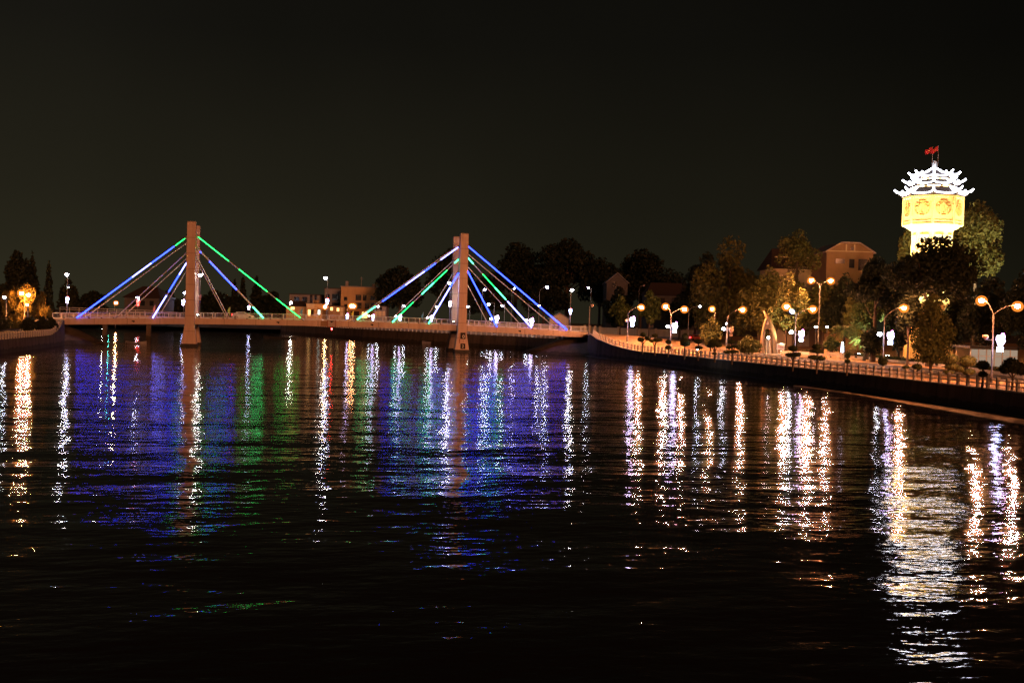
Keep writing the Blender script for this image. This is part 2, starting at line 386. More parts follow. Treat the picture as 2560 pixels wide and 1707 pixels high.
# low white kerb line pieces seen along the near edge
b = MB(); x = XS[0]
while x < XS[-1] - 2: b.box((x + 1, YN + .18, zdeck(x + 1) + .07), (1.75, .2, .16)); x += 2.25
b.build('edge_kerb', railw, br)
PX = (-18.4, 34.75)
def pylon_leg(x, y, nm):
    b = MB(); rings = []
    for z, wx, wy in ((-1.5, 3.0, 2.6), (.9, 2.75, 2.4), (3.9, 1.85, 1.75), (4.6, 1.72, 1.65), (23.95, 1.62, 1.6), (24.1, 1.5, 1.5)):
        c = .08
        rings.append([(x + sx_ * wx / 2, y + sy_ * wy / 2, z) for sx_, sy_ in ((-1, -1), (1, -1), (1, 1), (-1, 1))])
    b.loft(rings); p = b.build('pylon_leg', concrete, br)
    b = MB(); b.box((x, y, .28), (3.05, 2.7, .62)); b.build('wet_band', darkc, p)
    return p
legs = {}
for i, x in enumerate(PX):
    legs[i, 0] = pylon_leg(x, YN - .55, 'near'); legs[i, 1] = pylon_leg(x, YF + .55, 'far')
    b = MB(); b.box((x, (YN + YF) / 2, zdeck(x) - 1.35), (1.3, YF - YN + .2, .7)); b.build('pylon_crossbeam', beamc, br)
# depth gauge painted on the right pylon
def text(parent, body, loc, size, mat, thick=.015):
    cu = bpy.data.curves.new('gauge_digit', 'FONT'); cu.body = body; cu.size = size; cu.extrude = thick; cu.align_x = 'CENTER'; cu.align_y = 'CENTER'
    o = bpy.data.objects.new('gauge_digit', cu); COL.objects.link(o)
    dg = bpy.context.evaluated_depsgraph_get(); me = bpy.data.meshes.new_from_object(o.evaluated_get(dg)); bpy.data.objects.remove(o)
    me.materials.clear(); me.materials.append(mat); o = link('gauge_digit', me, parent)
    o.location = loc; o.rotation_euler = (math.pi / 2, 0, 0); return o
blackp = surf('black_paint', (.03, .018, .012), None, .8, 3.0); redp = surf('rust_red_paint', (.28, .07, .02), None, .8, 3.0)
lg = legs[1, 0]; org = parent_world(lg); gx = PX[1] + .15
def gauge_y(z): return YN - .55 - (2.4 / 2 if z < .9 else (2.4 + (1.75 - 2.4) * min(1, (z - .9) / 3.0)) / 2) - .03
for z0, z1, wd in ((2.75, 4.05, 1.05), (.75, 1.85, 1.0)):
    b = MB(); b.add([(gx - wd / 2, gauge_y(z0) - .012, z0), (gx + wd / 2, gauge_y(z0) - .012, z0), (gx + wd / 2, gauge_y(z1) - .012, z1), (gx - wd / 2, gauge_y(z1) - .012, z1),
                      (gx - wd / 2, gauge_y(z0) + .3, z0), (gx + wd / 2, gauge_y(z0) + .3, z0), (gx + wd / 2, gauge_y(z1) + .3, z1), (gx - wd / 2, gauge_y(z1) + .3, z1)],
                    [(0, 1, 2, 3), (7, 6, 5, 4), (0, 4, 5, 1), (1, 5, 6, 2), (2, 6, 7, 3), (3, 7, 4, 0)]); b.build('gauge_panel', blackp, lg)
text(lg, '0', Vector((gx + .1, gauge_y(2.9) - .06, 3.25)) - org, .95, railw); text(lg, '1', Vector((gx + .05, gauge_y(2.0) - .04, 2.3)) - org, .75, redp); text(lg, '2', Vector((gx - .02, gauge_y(.95) - .06, 1.3)) - org, .85, railw)
b = MB()
for i in range(10):
    z = 1.95 + i * .21 if i < 4 else .75 + (i - 4) * .34 if False else 1.0 + i * .30
    b.box((gx - .68, gauge_y(z) - .01, z), (.20 if i % 2 else .14, .06, .12))
b.build('gauge_ticks', redp, lg)

# stays: (top px, deck px, lit pieces [(t0,t1,mat)]) on the near plane; their twins on the far plane are bare
def stay(i, top, bot, y, lit=()):
    a = atY(top[0], top[1], YN); c = atY(bot[0], bot[1], YN)
    a = Vector((a.x, y, a.z)); c = Vector((c.x, y, zdeck(c.x) - .1))
    s = 1 if c.x > PX[i] else -1
    p0 = Vector((PX[i] + s * .7, y, a.z + (a.x - PX[i] - s * .7) * s * (a.z - c.z) / abs(a.x - c.x)))
    b = MB(); b.tube([p0, c], .085, 6); o = b.build('stay_cable', railw, br)
    b = MB(); q = c + (p0 - c).normalized() * .9; b.tube([c, q], .16, 8); b.build('anchor_sleeve', steel, o)
    b = MB(); b.tube([p0 + (p0 - c).normalized() * .1, p0 - (p0 - c).normalized() * .7], [.3, .2], 8); b.build('top_socket', steel, o)
    n = (p0 - c).normalized(); up = Vector((0, -1, 0)) * .16
    for t0, t1, m in lit:
        L = (p0 - c); f, g = p0 - L * t0 + up, p0 - L * t1 + up
        b = MB(); b.tube([f, g], .075 if m is green_t else .115, 6); b.build('light_tube', m, o)
def zp(z, o, s): return (o[0] + z[0] / s, o[1] + z[1] / s)
S = 4.127
Z1 = lambda x, y: (x / S, 520 + y / S)
Z2 = lambda x, y: (400 + x / S, 520 + y / S)
Z3 = lambda x, y: (840 + x / S, 520 + y / S)
B, W, G, K = blue_t, white_t, green_t, gw_t
STAYS = [
 (0, Z1(1930, 300), Z1(775, 1125), [(.03, .115, G), (.125, .33, B), (.33, .50, W), (.50, .72, B), (.725, .985, B)]),
 (0, Z1(1935, 455), Z1(1180, 1135), []),
 (0, Z1(1925, 565), Z1(1570, 1135), [(.03, .24, W), (.24, .535, B), (.60, .80, W), (.80, .985, W)]),
 (0, Z2(395, 300), Z2(1485, 1165), [(.02, .30, G), (.395, .655, G), (.74, .965, G)]),
 (0, Z2(385, 420), Z2(1085, 1160), [(.068, .08, B), (.20, .40, B), (.40, .585, B), (.82, .975, K)]),
 (0, Z2(385, 560), Z2(695, 1150), []),
 (1, Z3(1275, 395), Z3(185, 1175), [(.02, .185, W), (.235, .34, B), (.34, .52, W), (.52, .735, B), (.80, .97, K)]),
 (1, Z3(1280, 515), Z3(570, 1195), [(.02, .075, K), (.19, .38, G), (.38, .555, K), (.68, .865, G), (.865, .985, K)]),
 (1, Z3(1270, 660), Z3(950, 1195), [(.03, .30, B), (.30, .86, W), (.86, .985, K)]),
 (1, Z3(1368, 400), (1423, 830), [(.015, .975, B)]),
 (1, Z3(1365, 520), Z3(2035, 1255), [(.02, .10, K), (.24, .42, G), (.42, .585, K), (.61, .975, W)]),
 (1, Z3(1362, 660), Z3(1665, 1230), [(.02, .985, B)])]
for i, tp, bt, lit in STAYS:
    stay(i, tp, bt, YN + .1, lit); stay(i, tp, bt, YF - .1)
# centre joint, height board and red navigation lamp under it
bx = atY(829, 810, YN).x; zt = zdeck(bx)
hb = MB(); hb.box((bx, YN - .10, zt - .55), (1.5, .12, 1.25)); hb = hb.build('clearance_board', surf('board_paint', (.42, .34, .30), None, .7, 2.0), br)
b = MB()
for dx in (-.8, .8): b.box((bx + dx, YN - .13, zt - .55), (.12, .2, 1.5))
b.box((bx, YN - .13, zt - 1.24), (1.48, .2, .12)); b.build('board_frame', redp, hb)
b = MB(); b.prism([(bx - .45, YN - .17, zt - .02), (bx + .45, YN - .17, zt - .02), (bx, YN - .17, zt - .42)], (0, .03, 0)); b.build('board_triangle', blackp, hb)
b = MB(); b.box((bx - 1.5, YN - .03, zt - .6), (1.3, .06, 1.0)); b.build('joint_plate', orangep, br)
b = MB(); b.ball((bx + .05, YN - .1, zt - 1.62), .16, 8, 5); b.build('navigation_lamp', emit('red_lamp', (1, .03, .03), 60), br)
b = MB()
for px in (333, 695, 930, 1300):
    q = atY(px, 805, YN); b.box((q.x, YN - .01, zdeck(q.x) - .52), (.55, .05, .22)); b.box((q.x + .1, YN - .012, zdeck(q.x) - .68), (.3, .05, .14))
b.build('drain_openings', blackp, br)

# ------------------------------------------------------------------ lamps
def halomat(name, col, st, mixf):  # see-through glowing shell that imitates the halo round a lamp
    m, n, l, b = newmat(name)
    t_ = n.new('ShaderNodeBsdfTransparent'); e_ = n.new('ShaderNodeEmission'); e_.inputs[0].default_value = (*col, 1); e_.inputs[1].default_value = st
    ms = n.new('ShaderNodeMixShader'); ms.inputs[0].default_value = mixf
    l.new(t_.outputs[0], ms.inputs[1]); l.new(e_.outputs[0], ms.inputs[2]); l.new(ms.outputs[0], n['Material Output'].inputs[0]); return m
HALO = {'sodium_light_left': halomat('orange_halo_shell_left', (1, .25, .03), 2.1, .36), 'sodium_light': halomat('orange_halo_shell', (1, .25, .03), 2.1, .36), 'sodium_light_far': halomat('orange_halo_shell_far', (1, .27, .04), 1.6, .4),
        'white_led': halomat('white_halo_shell', (.8, .75, 1), .25, .5), 'cool_white_led': halomat('violet_halo_shell', (.35, .32, 1), .5, .5)}
def head(t, p, mat, r=.32, tilt=None):
    p = Vector(p)
    b = MB(); b.ball(p + Vector((0, 0, .22)), (r * 1.35, r * .95, .16), 10, 5); h = b.build('lamp_head', polec, t)
    b = MB(); b.ball(p, (r, r, r * .9), 8, 6); b.build('lamp_bulb', mat, h)
    if mat.name in HALO:
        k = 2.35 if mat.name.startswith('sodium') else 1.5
        b = MB(); b.ball(p - ZU * .05, (r * k, r * k, r * k * .92), 14, 9); b.build('lamp_halo', HALO[mat.name], h)  # oversized shell added as the bulb's glow, not a glass part
def ornament(t, p, s, lit=True, mats=None):
    p = Vector(p); m = mats or (violet, magl, bluel)
    if not lit: m = (ornoff,) * 3
    b = MB()
    for dx, dz, r in ((-.12, .12, .36), (.16, .02, .36), (.02, -.22, .36), (.2, .42, .26), (-.2, .34, .22)):
        b.ball(p + R0 * dx * s + ZU * dz * s, (r * s, .22 * s, r * s), 8, 5)
    o = b.build('light_ornament', m[0], t)
    b = MB(); b.ball(p + R0 * .24 * s + ZU * .66 * s, (.17 * s, .15 * s, .15 * s), 8, 5); b.build('ornament_tip', m[1], o)
    b = MB(); b.box(p - ZU * .86 * s, (.55 * s, .3 * s, .46 * s), R0, F0); b.build('ornament_box', m[2], o)
def lamp_post(name, label, cat, px, zc, ytop, heads, globe=None, orn=None, group=None, base=None, r=.085, hr=.32):
    q = at(px, ytop, zc)
    z0 = gz(q.x, q.y) if base is None else base
    t = thing(name, label, cat, (q.x, q.y, z0), group)
    b = MB(); b.tube([(q.x, q.y, z0), (q.x, q.y, z0 + .9), (q.x, q.y, z0 + .91), (q.x, q.y, q.z)], [r * 1.7, r * 1.7, r * 1.15, r * .8], 8); b.box((q.x, q.y, z0 + .04), (r * 5, r * 5, .08)); b.build('pole', polec, t)
    for hx, hy, m in heads:
        e = at(hx, hy, zc); s = Vector((q.x, q.y, q.z)); d = e - s
        if d.length > .5:
            pts = [s - ZU * .25] + [s + Vector((d.x * k, d.y * k, 0)) + ZU * ((d.z + .12) * (1 - (1 - k) ** 2.2)) for k in (0, .15, .35, .6, .85, 1)]
            b = MB(); b.tube(pts, r * .55, 6); b.build('arm', polec, t)
        head(t, e, m, hr)
    if globe:
        gx_, gy_, lit = globe; e = at(gx_, gy_, zc)
        b = MB(); b.tube([(q.x, q.y, e.z - .3), (e.x, e.y, e.z - .3), (e.x, e.y, e.z - .1)], .035, 6); a = b.build('bracket', polec, t)
        b = MB(); b.ball(e, (.3, .3, .26), 10, 6); b.build('globe', globel if lit else globeoff, a)
    if orn:
        ox, oy, s, lit = orn[:4]; ornament(t, at(ox, oy, zc - .3), s, lit, orn[4] if len(orn) > 4 else None)
    return t
GP = 'street lamps along the right promenade'
lamp_post('street_lamp', 'single arm street lamp nearest the bridge on the right promenade, unlit globe, glowing ornament', 'street lamp', 1570, 213, 783, [(1603, 768, sodium)], (1565, 801, False), (1581, 801, 1.05, True), GP)
lamp_post('street_lamp', 'two arm street lamp second from the bridge in front of the yellow wall', 'street lamp', 1678, 200, 786, [(1664, 766, sodium), (1711, 773, sodium)], (1669, 816, True), (1687, 816, 1.05, True), GP)
lamp_post('street_lamp', 'street lamp with a dark unlit ornament and one white globe', 'street lamp', 1819, 198, 792, [(1857, 774, sodium)], (1809, 822, True), (1828, 826, .95, False), GP)
lamp_post('street_lamp', 'street lamp with three bright heads under the yellow lit tree beside the boat sculpture', 'street lamp', 1990, 175, 790, [(1966, 766, sodium), (1980, 778, coolw), (2032, 773, sodium)], (1978, 830, True), (2003, 836, 1.0, True), GP)
lamp_post('street_lamp', 'street lamp with glowing ornament and white globe left of the amber tree', 'street lamp', 2211, 156, 795, [(2260, 770, sodium)], (2199, 835, True), (2226, 841, 1.05, True), GP, hr=.29)
lamp_post('street_lamp', 'nearest two arm street lamp at the right edge beside the clipped dome shrubs', 'street lamp', 2484, 112, 786, [(2454, 751, sodium), (2544, 765, sodium)], (2464, 842, False), (2501, 852, 1.0, True), GP, hr=.25)
lamp_post('tall_street_lamp', 'tall twin headed sodium street lamp rising behind the benches', 'street lamp', 2050, 197, 716, [(2028, 701, sodium), (2077, 702, sodium)], r=.11)
lamp_post('street_lamp', 'orange street lamp half hidden among trees left of the unlit ornament lamp', 'street lamp', 1788, 225, 788, [(1780, 772, sodium)])
lamp_post('street_lamp', 'small pink lit street lamp on a long thin arm behind the yellow wall trees', 'street lamp', 1722, 250, 775, [(1750, 766, coolw)], hr=.25)
lamp_post('street_lamp', 'unlit street lamp pole with bent arm above the dark trees', 'street lamp', 1598, 300, 722, [(1610, 714, ornoff)])
lamp_post('street_lamp', 'unlit pole at the right end of the bridge', 'street lamp', 1474, 222, 766, [(1480, 764, ornoff)])
GB = 'white lamps on the bridge'
MW = (coolw, redl, bluel)
orn_b = (bluel, redl, violet)
def bridge_lamp(label, hx, hy, px, ob, lit=True):
    q = atY(px, hy, YN + 1.2); z0 = zdeck(q.x); zc = (q - CAM).dot(FW)
    lamp_post('bridge_lamp', label, 'street lamp', px, zc, hy + 10, [(hx, hy, whitel)], None, (px - 1, ob, .62, lit, orn_b), GB, base=z0, hr=.32)
bridge_lamp('white bridge lamp at the far left end of the deck', 167, 686, 169, 748)
bridge_lamp('white bridge lamp just right of the left pylon with an unlit ornament', 500, 688, 501, 742, False)
bridge_lamp('white bridge lamp near the middle of the deck with a red and blue ornament', 814, 695, 819, 752)
bridge_lamp('white bridge lamp just left of the right pylon', 1123, 707, 1126, 758)
bridge_lamp('white bridge lamp at the right end of the deck', 1430, 725, 1427, 777)
GFB = 'lamps along the bank behind the bridge'
def fl(label, px, zc, ytop, heads, globe=None, orn=None, **k): return lamp_post('street_lamp', label, 'street lamp', px, zc, ytop, heads, globe, orn, GFB, base=3.0, **k)
fl('orange bank lamp in front of the tall concrete building with a small white ornament', 868, 400, 772, [(884, 765, sodium_far), (878, 765, sodium_far)], None, (868, 789, 1.0, True), hr=.55)
fl('bank lamp with figure shaped ornament beside the shuttered house', 938, 380, 758, [(945, 766, coolw)], (922, 790, True), (932, 792, 1.1, True), hr=.38)
fl('bank lamp with ornament under the green stays left of the right pylon', 1005, 370, 757, [(1011, 765, coolw)], (989, 790, True), (1000, 792, 1.1, True), hr=.38)
fl('bank lamp with ornament at the foot of the inner stay left of the right pylon', 1088, 350, 760, [(1093, 767, coolw)], (1068, 794, True), (1079, 794, 1.05, True), hr=.34)
fl('bank lamp seen just right of the right pylon', 1175, 330, 762, [(1169, 766, coolw)], hr=.32)
fl('bank lamp with ornament right of the inner blue stay', 1236, 300, 756, [(1222, 761, coolw)], (1228, 797, True), (1242, 796, 1.15, True), hr=.33)
fl('bank lamp with ornament below the middle right stay', 1322, 285, 757, [(1347, 764, coolw)], (1316, 800, True), (1329, 803, 1.15, True), hr=.28)
fl('bank lamp with white head between the middle and inner right stays', 1262, 310, 758, [(1256, 764, coolw)], hr=.33)
fl('tall white lamp against the dark trees right of the right pylon', 1206, 330, 726, [(1212, 724, coolw)], hr=.38)
fl('tall small white lamp touching the long blue stay', 1280, 330, 722, [(1286, 721, coolw)], hr=.26)
fl('tall lamp with curved arm left of the last bridge lamp', 1349, 300, 728, [(1368, 718, coolw)], hr=.36)
fl('faint blue white lamp in the trees right of the last bridge lamp', 1478, 320, 722, [(1471, 719, coolw)], hr=.26)
fl('white bank lamp at the left of the awning shop', 724, 415, 760, [(727, 757, whitel)], hr=.5)
fl('pink orange bank lamp right of the awning shop', 818, 425, 774, [(813, 767, sodium_far)], hr=.55)
fl('small lamp with ornament under the green stay on the far bank', 626, 400, 778, [(624, 766, coolw)], None, (622, 768, .8, True, orn_b), hr=.2)
fl('bank lamp and ornament just left of the left pylon', 460, 380, 745, [(462, 732, coolw)], None, (458, 754, 1.1, True, orn_b), hr=.45)
fl('red and white ornament pole beyond the left half of the deck', 345, 330, 742, [(344, 744, coolw)], None, (345, 755, 1.0, True, (redl, bluel, redl)), hr=.4)
fl('small orange lamp beyond the deck below the first stay', 287, 370, 763, [(290, 757, sodium_far)], hr=.38)
fl('small white lamp behind the far left bridge lamp', 178, 300, 722, [(173, 717, coolw)], hr=.38)
GL = 'lamps on the left bank'
def ll(label, px, zc, ytop, heads, **k): return lamp_post('street_lamp', label, 'street lamp', px, zc, ytop, heads, None, None, GL, **k)
ll('pink white lamp at the left edge of the photo', 16, 205, 752, [(11, 743, coolw)], hr=.26)
ll('twin orange lamp glowing inside the willow', 62, 208, 742, [(54, 733, sodium_left), (71, 737, sodium_left)], hr=.34)
ll('small blue white lamp low in the willow', 70, 203, 768, [(68, 762, coolw)], hr=.16)

# ------------------------------------------------------------------ plants
def leaves(n, centres, radii, size, seed, squash=.8, droop=0.0, hollow=.5):
    g = np.random.default_rng(seed); k = g.choice(len(centres), n, p=(radii.prod(1) ** .7) / (radii.prod(1) ** .7).sum())
    u = g.normal(size=(n, 3)); u /= np.linalg.norm(u, axis=1)[:, None]
    rr = (hollow + (1 - hollow) * g.random(n)) ** .8
    c = centres[k] + u * rr[:, None] * radii[k]
    nv = u * .6 + g.normal(size=(n, 3)) * .7; nv /= np.linalg.norm(nv, axis=1)[:, None]
    a = np.cross(nv, g.normal(size=(n, 3))); a /= np.linalg.norm(a, axis=1)[:, None]
    if droop: a[:, 2] -= droop * 2.5; a /= np.linalg.norm(a, axis=1)[:, None]
    b = np.cross(nv, a); b /= (np.linalg.norm(b, axis=1)[:, None] + 1e-6)
    s = size * g.uniform(.6, 1.4, n)[:, None]; ln = 1.0 + droop * 2
    v = np.empty((n, 4, 3)); v[:, 0] = c - a * s * ln; v[:, 1] = c + b * s * .55 + nv * s * .12; v[:, 2] = c + a * s * ln; v[:, 3] = c - b * s * .55 + nv * s * .12
    return v.reshape(-1, 3)
def leafmesh(name, v, mat):
    n = len(v) // 4; me = bpy.data.meshes.new(name); me.vertices.add(len(v)); me.vertices.foreach_set('co', v.astype(np.float32).ravel())
    me.loops.add(4 * n); me.loops.foreach_set('vertex_index', np.arange(4 * n, dtype=np.int32))
    me.polygons.add(n); me.polygons.foreach_set('loop_start', np.arange(0, 4 * n, 4, dtype=np.int32)); me.polygons.foreach_set('loop_total', np.full(n, 4, dtype=np.int32))
    me.update(calc_edges=True); me.materials.append(mat); return me
TS = [100]
def tree(label, px, ytop, ybot, hw, zc, leaf='dark', kind='broad', n=5200, size=None, name='tree', cat='tree', base=None, group=None, ncl=None, dens=1.0):
    """crown spans ytop..ybot and px +- hw in the photograph, standing zc metres away"""
    TS[0] += 1; seed = TS[0]; q = random.Random(seed)
    k = zc / FPX; top = at(px, ytop, zc); bot = at(px, ybot, zc); mid = (top + bot) / 2
    z0 = gz(mid.x, mid.y) if base is None else base
    if mid.y > 240 and base is None: z0 = 2.6
    o3 = Vector((mid.x, mid.y, z0)); t = thing(name, label, cat, o3, group)
    H = (top.z - bot.z) / 2; Rw = hw * k; cz = mid.z - z0
    size = size or max(.16, .0016 * zc)
    cs, rs = [], []
    if kind == 'broad':
        ncl = ncl or 22
        for i in range(ncl):
            while True:
                u = Vector((q.uniform(-1, 1), q.uniform(-1, 1), q.uniform(-1, 1)))
                if .25 < u.length < 1: break
            if i < 4: u = Vector((q.uniform(-.4, .4), q.uniform(-.4, .4), q.uniform(-.4, .5)))
            r = q.uniform(.24, .42)
            w_ = math.sqrt(max(.05, 1 - (max(u.z, -.2)) ** 2 * .55))
            cs.append((u.x * Rw * (1 - r) * 1.1 * w_, u.y * Rw * (1 - r), cz + u.z * H * (1 - r * .8))); rs.append((r * Rw * 1.1, r * Rw * 1.1, r * H * .95))
        cs.append((0, 0, cz + H * .68)); rs.append((Rw * .34, Rw * .34, H * .32))
        for s in (-1, 1): cs.append((s * Rw * .66, 0, cz - H * q.uniform(.0, .3))); rs.append((Rw * .34, Rw * .34, H * .3))
        v = leaves(int(n * dens), np.array(cs), np.array(rs), size, seed)
    elif kind == 'cone':
        for i in range(14):
            f = i / 13.0; r = Rw * (1.02 - f) * q.uniform(.75, 1.05) + .12
            cs.append((q.uniform(-.12, .12) * r, q.uniform(-.1, .1) * r, cz - H + 2 * H * f * .97)); rs.append((r, r, H * .16))
        v = leaves(n, np.array(cs), np.array(rs), size, seed, hollow=.35)
    elif kind == 'willow':
        for i in range(34):
            a = q.uniform(0, 6.28); d = q.uniform(.1, .9) ** .6; zz = q.uniform(-.62, .62)
            cs.append((math.cos(a) * d * Rw, math.sin(a) * d * Rw, cz + zz * H)); rs.append((Rw * .19, Rw * .19, H * q.uniform(.22, .42)))
        v = leaves(n, np.array(cs), np.array(rs), size, seed, droop=.75, hollow=.2)
    me = leafmesh('crown', v, LF[leaf]); link('crown', me, t)
    b = MB(); tr = max(.14, Rw * .055); zt_ = cz - H * .25
    b.tube([(0, 0, -.1), (q.uniform(-.1, .1), 0, zt_ * .45), (q.uniform(-.3, .3), q.uniform(-.2, .2), zt_), (0, 0, cz + H * .35)], [tr * 1.35, tr, tr * .75, tr * .25], 7)
    if kind != 'cone':
        for c, r in list(zip(cs, rs))[::3]:
            s = Vector((0, 0, zt_ * q.uniform(.6, 1))); e_ = Vector(c); m_ = (s + e_) / 2 + Vector((0, 0, -.08 * (e_ - s).length))
            b.tube([s, m_, e_], [tr * .45, tr * .3, tr * .1], 5)
    link('trunk', b.mesh('trunk', bark), t)
    return t
def palm(label, px, ytop, ybot, hw, zc, leaf='green', name='palm', base=None):
    TS[0] += 1; q = random.Random(TS[0]); top = at(px, ytop, zc); bot = at(px, ybot, zc)
    z0 = gz(bot.x, bot.y) if base is None else base
    t = thing(name, label, 'palm', (bot.x, bot.y, z0)); L = hw * zc / FPX; zc_ = (top.z + bot.z) / 2 - z0
    b = MB(); b.tube([(0, 0, 0), (.15, 0, zc_ * .5), (0, 0, zc_)], [.28, .2, .16], 7); link('trunk', b.mesh('trunk', bark), t)
    vs, fs = [], []
    b = MB()
    for i in range(22):
        a = i * 2.4; el = q.uniform(.1, 1.2); d = Vector((math.cos(a), math.sin(a), 0)); prev = None
        P = [Vector((0, 0, zc_)) + d * L * s * math.cos(el * (1 - s * .3)) + ZU * L * (math.sin(el) * s - .75 * s * s) for s in (0, .2, .4, .6, .8, 1)]
        sd_ = d.cross(ZU)
        for j in range(5):
            for sg in (-1, 1):
                for m_ in (.0, .33, .66):
                    c = P[j].lerp(P[j + 1], m_); ln = L * .3 * (1 - .12 * j)
                    b.add([c, c + (P[j + 1] - P[j]) * .3, c + sd_ * sg * ln + (P[j + 1] - P[j]) * .9 - ZU * ln * .45], [(0, 1, 2)])
    link('fronds', b.mesh('fronds', LF[leaf]), t); return t
GD = 'dark trees behind the wall on the right bank'
tree('dark spreading tree left of the right pylon behind the bank lamps', 1000, 662, 790, 66, 430, n=6000, base=3, leaf='black')
tree('dark tree directly behind the right pylon', 1130, 618, 780, 70, 430, n=6000, base=3, leaf='black')
tree('wide black tree right of the right pylon with the highest left crown', 1290, 603, 770, 82, 400, n=8000, base=3, group=GD, leaf='black')
tree('low dark shrubby tree behind the inner right stays', 1215, 690, 800, 70, 380, n=5000, base=3, group=GD, leaf='black')
tree('tall black tree with a pale forked trunk behind the long blue stay', 1420, 594, 745, 88, 390, n=8000, base=3, group=GD, leaf='black')
tree('dark tree between the tall forked tree and the grey gable', 1500, 640, 800, 60, 380, n=5200, base=3, group=GD, leaf='black')
tree('dark rounded tree behind the grey gable roof', 1605, 620, 780, 88, 400, n=8000, base=3, group=GD, leaf='black')
tree('dark low tree filling the gap above the yellow wall', 1668, 668, 815, 70, 360, n=6000, base=3, group=GD, leaf='black')
tree('dark tree behind the guard house', 1360, 700, 800, 62, 370, n=5000, base=3, group=GD, leaf='black')
tree('pale green lit small tree left of the first promenade lamp', 1552, 735, 815, 30, 270, 'green', n=1800, base=2.9)
tree('small lit tree above the first promenade lamp head', 1625, 725, 815, 30, 262, 'green', n=1800, base=2.9)
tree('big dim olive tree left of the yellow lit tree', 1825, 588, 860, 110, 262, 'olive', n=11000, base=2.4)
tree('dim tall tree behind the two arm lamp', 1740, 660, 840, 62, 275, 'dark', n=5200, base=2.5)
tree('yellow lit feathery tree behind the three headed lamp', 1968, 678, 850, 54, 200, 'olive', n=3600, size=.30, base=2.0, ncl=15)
tree('thin open crowned tree in front of the tiled houses', 1996, 572, 705, 62, 235, 'olive', n=2600, size=.34, base=2.4, ncl=14)
tree('orange lit bushy tree beside the lamp with the unlit ornament', 1778, 790, 868, 30, 205, 'amber', n=2400, size=.26)
tree('low brown bush left of the boat sculpture', 1872, 838, 893, 34, 195, 'amber', n=2600, size=.24, name='bush', cat='bush')
tree('large black tree in front of the water tower', 2330, 588, 760, 128, 158, 'dark', n=15000, size=.27, ncl=34)
tree('black tree sloping down left of the water tower', 2190, 640, 790, 72, 172, 'dark', n=6500, size=.27)
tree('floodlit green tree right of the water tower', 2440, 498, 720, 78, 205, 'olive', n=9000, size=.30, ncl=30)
tree('small floodlit tree peeking out left of the water tower', 2268, 572, 680, 26, 212, 'olive', n=1800, size=.32)
tree('amber leaved tree lit by the street lamp in front of the tower garden', 2330, 730, 935, 58, 133, 'amber', n=7000, size=.2, ncl=26)
tree('dark tree behind the nearest street lamp', 2480, 690, 880, 90, 165, 'dark', n=7500, size=.27)
tree('dark tree at the right edge behind the clipped bushes', 2570, 660, 900, 70, 150, 'dark', n=6000, size=.26)
tree('green lit leafy tree above the garden palms', 2172, 745, 830, 50, 185, 'green', n=3600, size=.26)
tree('dim brown tree behind the tall twin lamp', 2060, 700, 850, 60, 225, 'amber', n=4600, size=.34)
tree('dim dark tree behind the boat sculpture', 1900, 690, 860, 60, 235, 'amber', n=4600, size=.34)
palm('palm with drooping fronds in the garden left of the ornament lamp', 2160, 800, 895, 46, 178)
palm('bushy palm with lit tips right of the tall twin lamp', 2108, 765, 885, 46, 190)
tree('small green tree beside the yellow arched kiosk', 2078, 840, 880, 22, 192, 'green', n=1300, size=.22)
tree('dark trunked garden tree behind the hedge right of the palms', 2180, 815, 895, 30, 172, 'dark', n=2200, size=.24)
GLT = 'tall trees on the left bank'
tree('drooping willow lit orange by the lamps inside it', 66, 706, 834, 55, 214, 'willow', 'willow', n=7500, size=.17)
tree('tall dark pointed tree behind the willow, nearest the photo edge', 40, 622, 815, 44, 232, 'dark', 'broad', n=5000, base=2)
tree('second tall pointed tree behind the willow with a brown glow', 80, 636, 815, 34, 236, 'dark', 'cone', n=4200, base=2)
tree('slim dark cypress right of the willow', 121, 655, 815, 20, 222, 'dark', 'cone', n=3600, base=2)
tree('round dark tree at the left edge above the pink lamp', 4, 708, 830, 34, 225, 'dark', n=3000, base=2)
tree('dark round tree behind the far left bridge lamp', 170, 697, 800, 26, 300, 'dark', n=2600, base=2.4)
GFT = 'dark far trees on the horizon'
for lb, px, yt, hw, kd in (('low dark far tree left of the hipped roof house', 232, 726, 40, 'broad'), ('dark far tree right of the hipped roof house', 420, 726, 42, 'broad'),
                           ('far pointed tree nearest the left pylon', 586, 700, 22, 'cone'), ('tallest far pointed tree under the green stay', 641, 688, 34, 'cone'),
                           ('low far tree between the left pylon and the pointed trees', 535, 722, 50, 'broad'), ('far pointed tree at the right of its row', 606, 694, 22, 'cone'),
                           ('broad far tree left of the awning shop', 683, 728, 40, 'broad')):
    tree(lb, px, yt, 800, hw, 480, 'black', kd, n=3200, base=2.4, group=GFT)
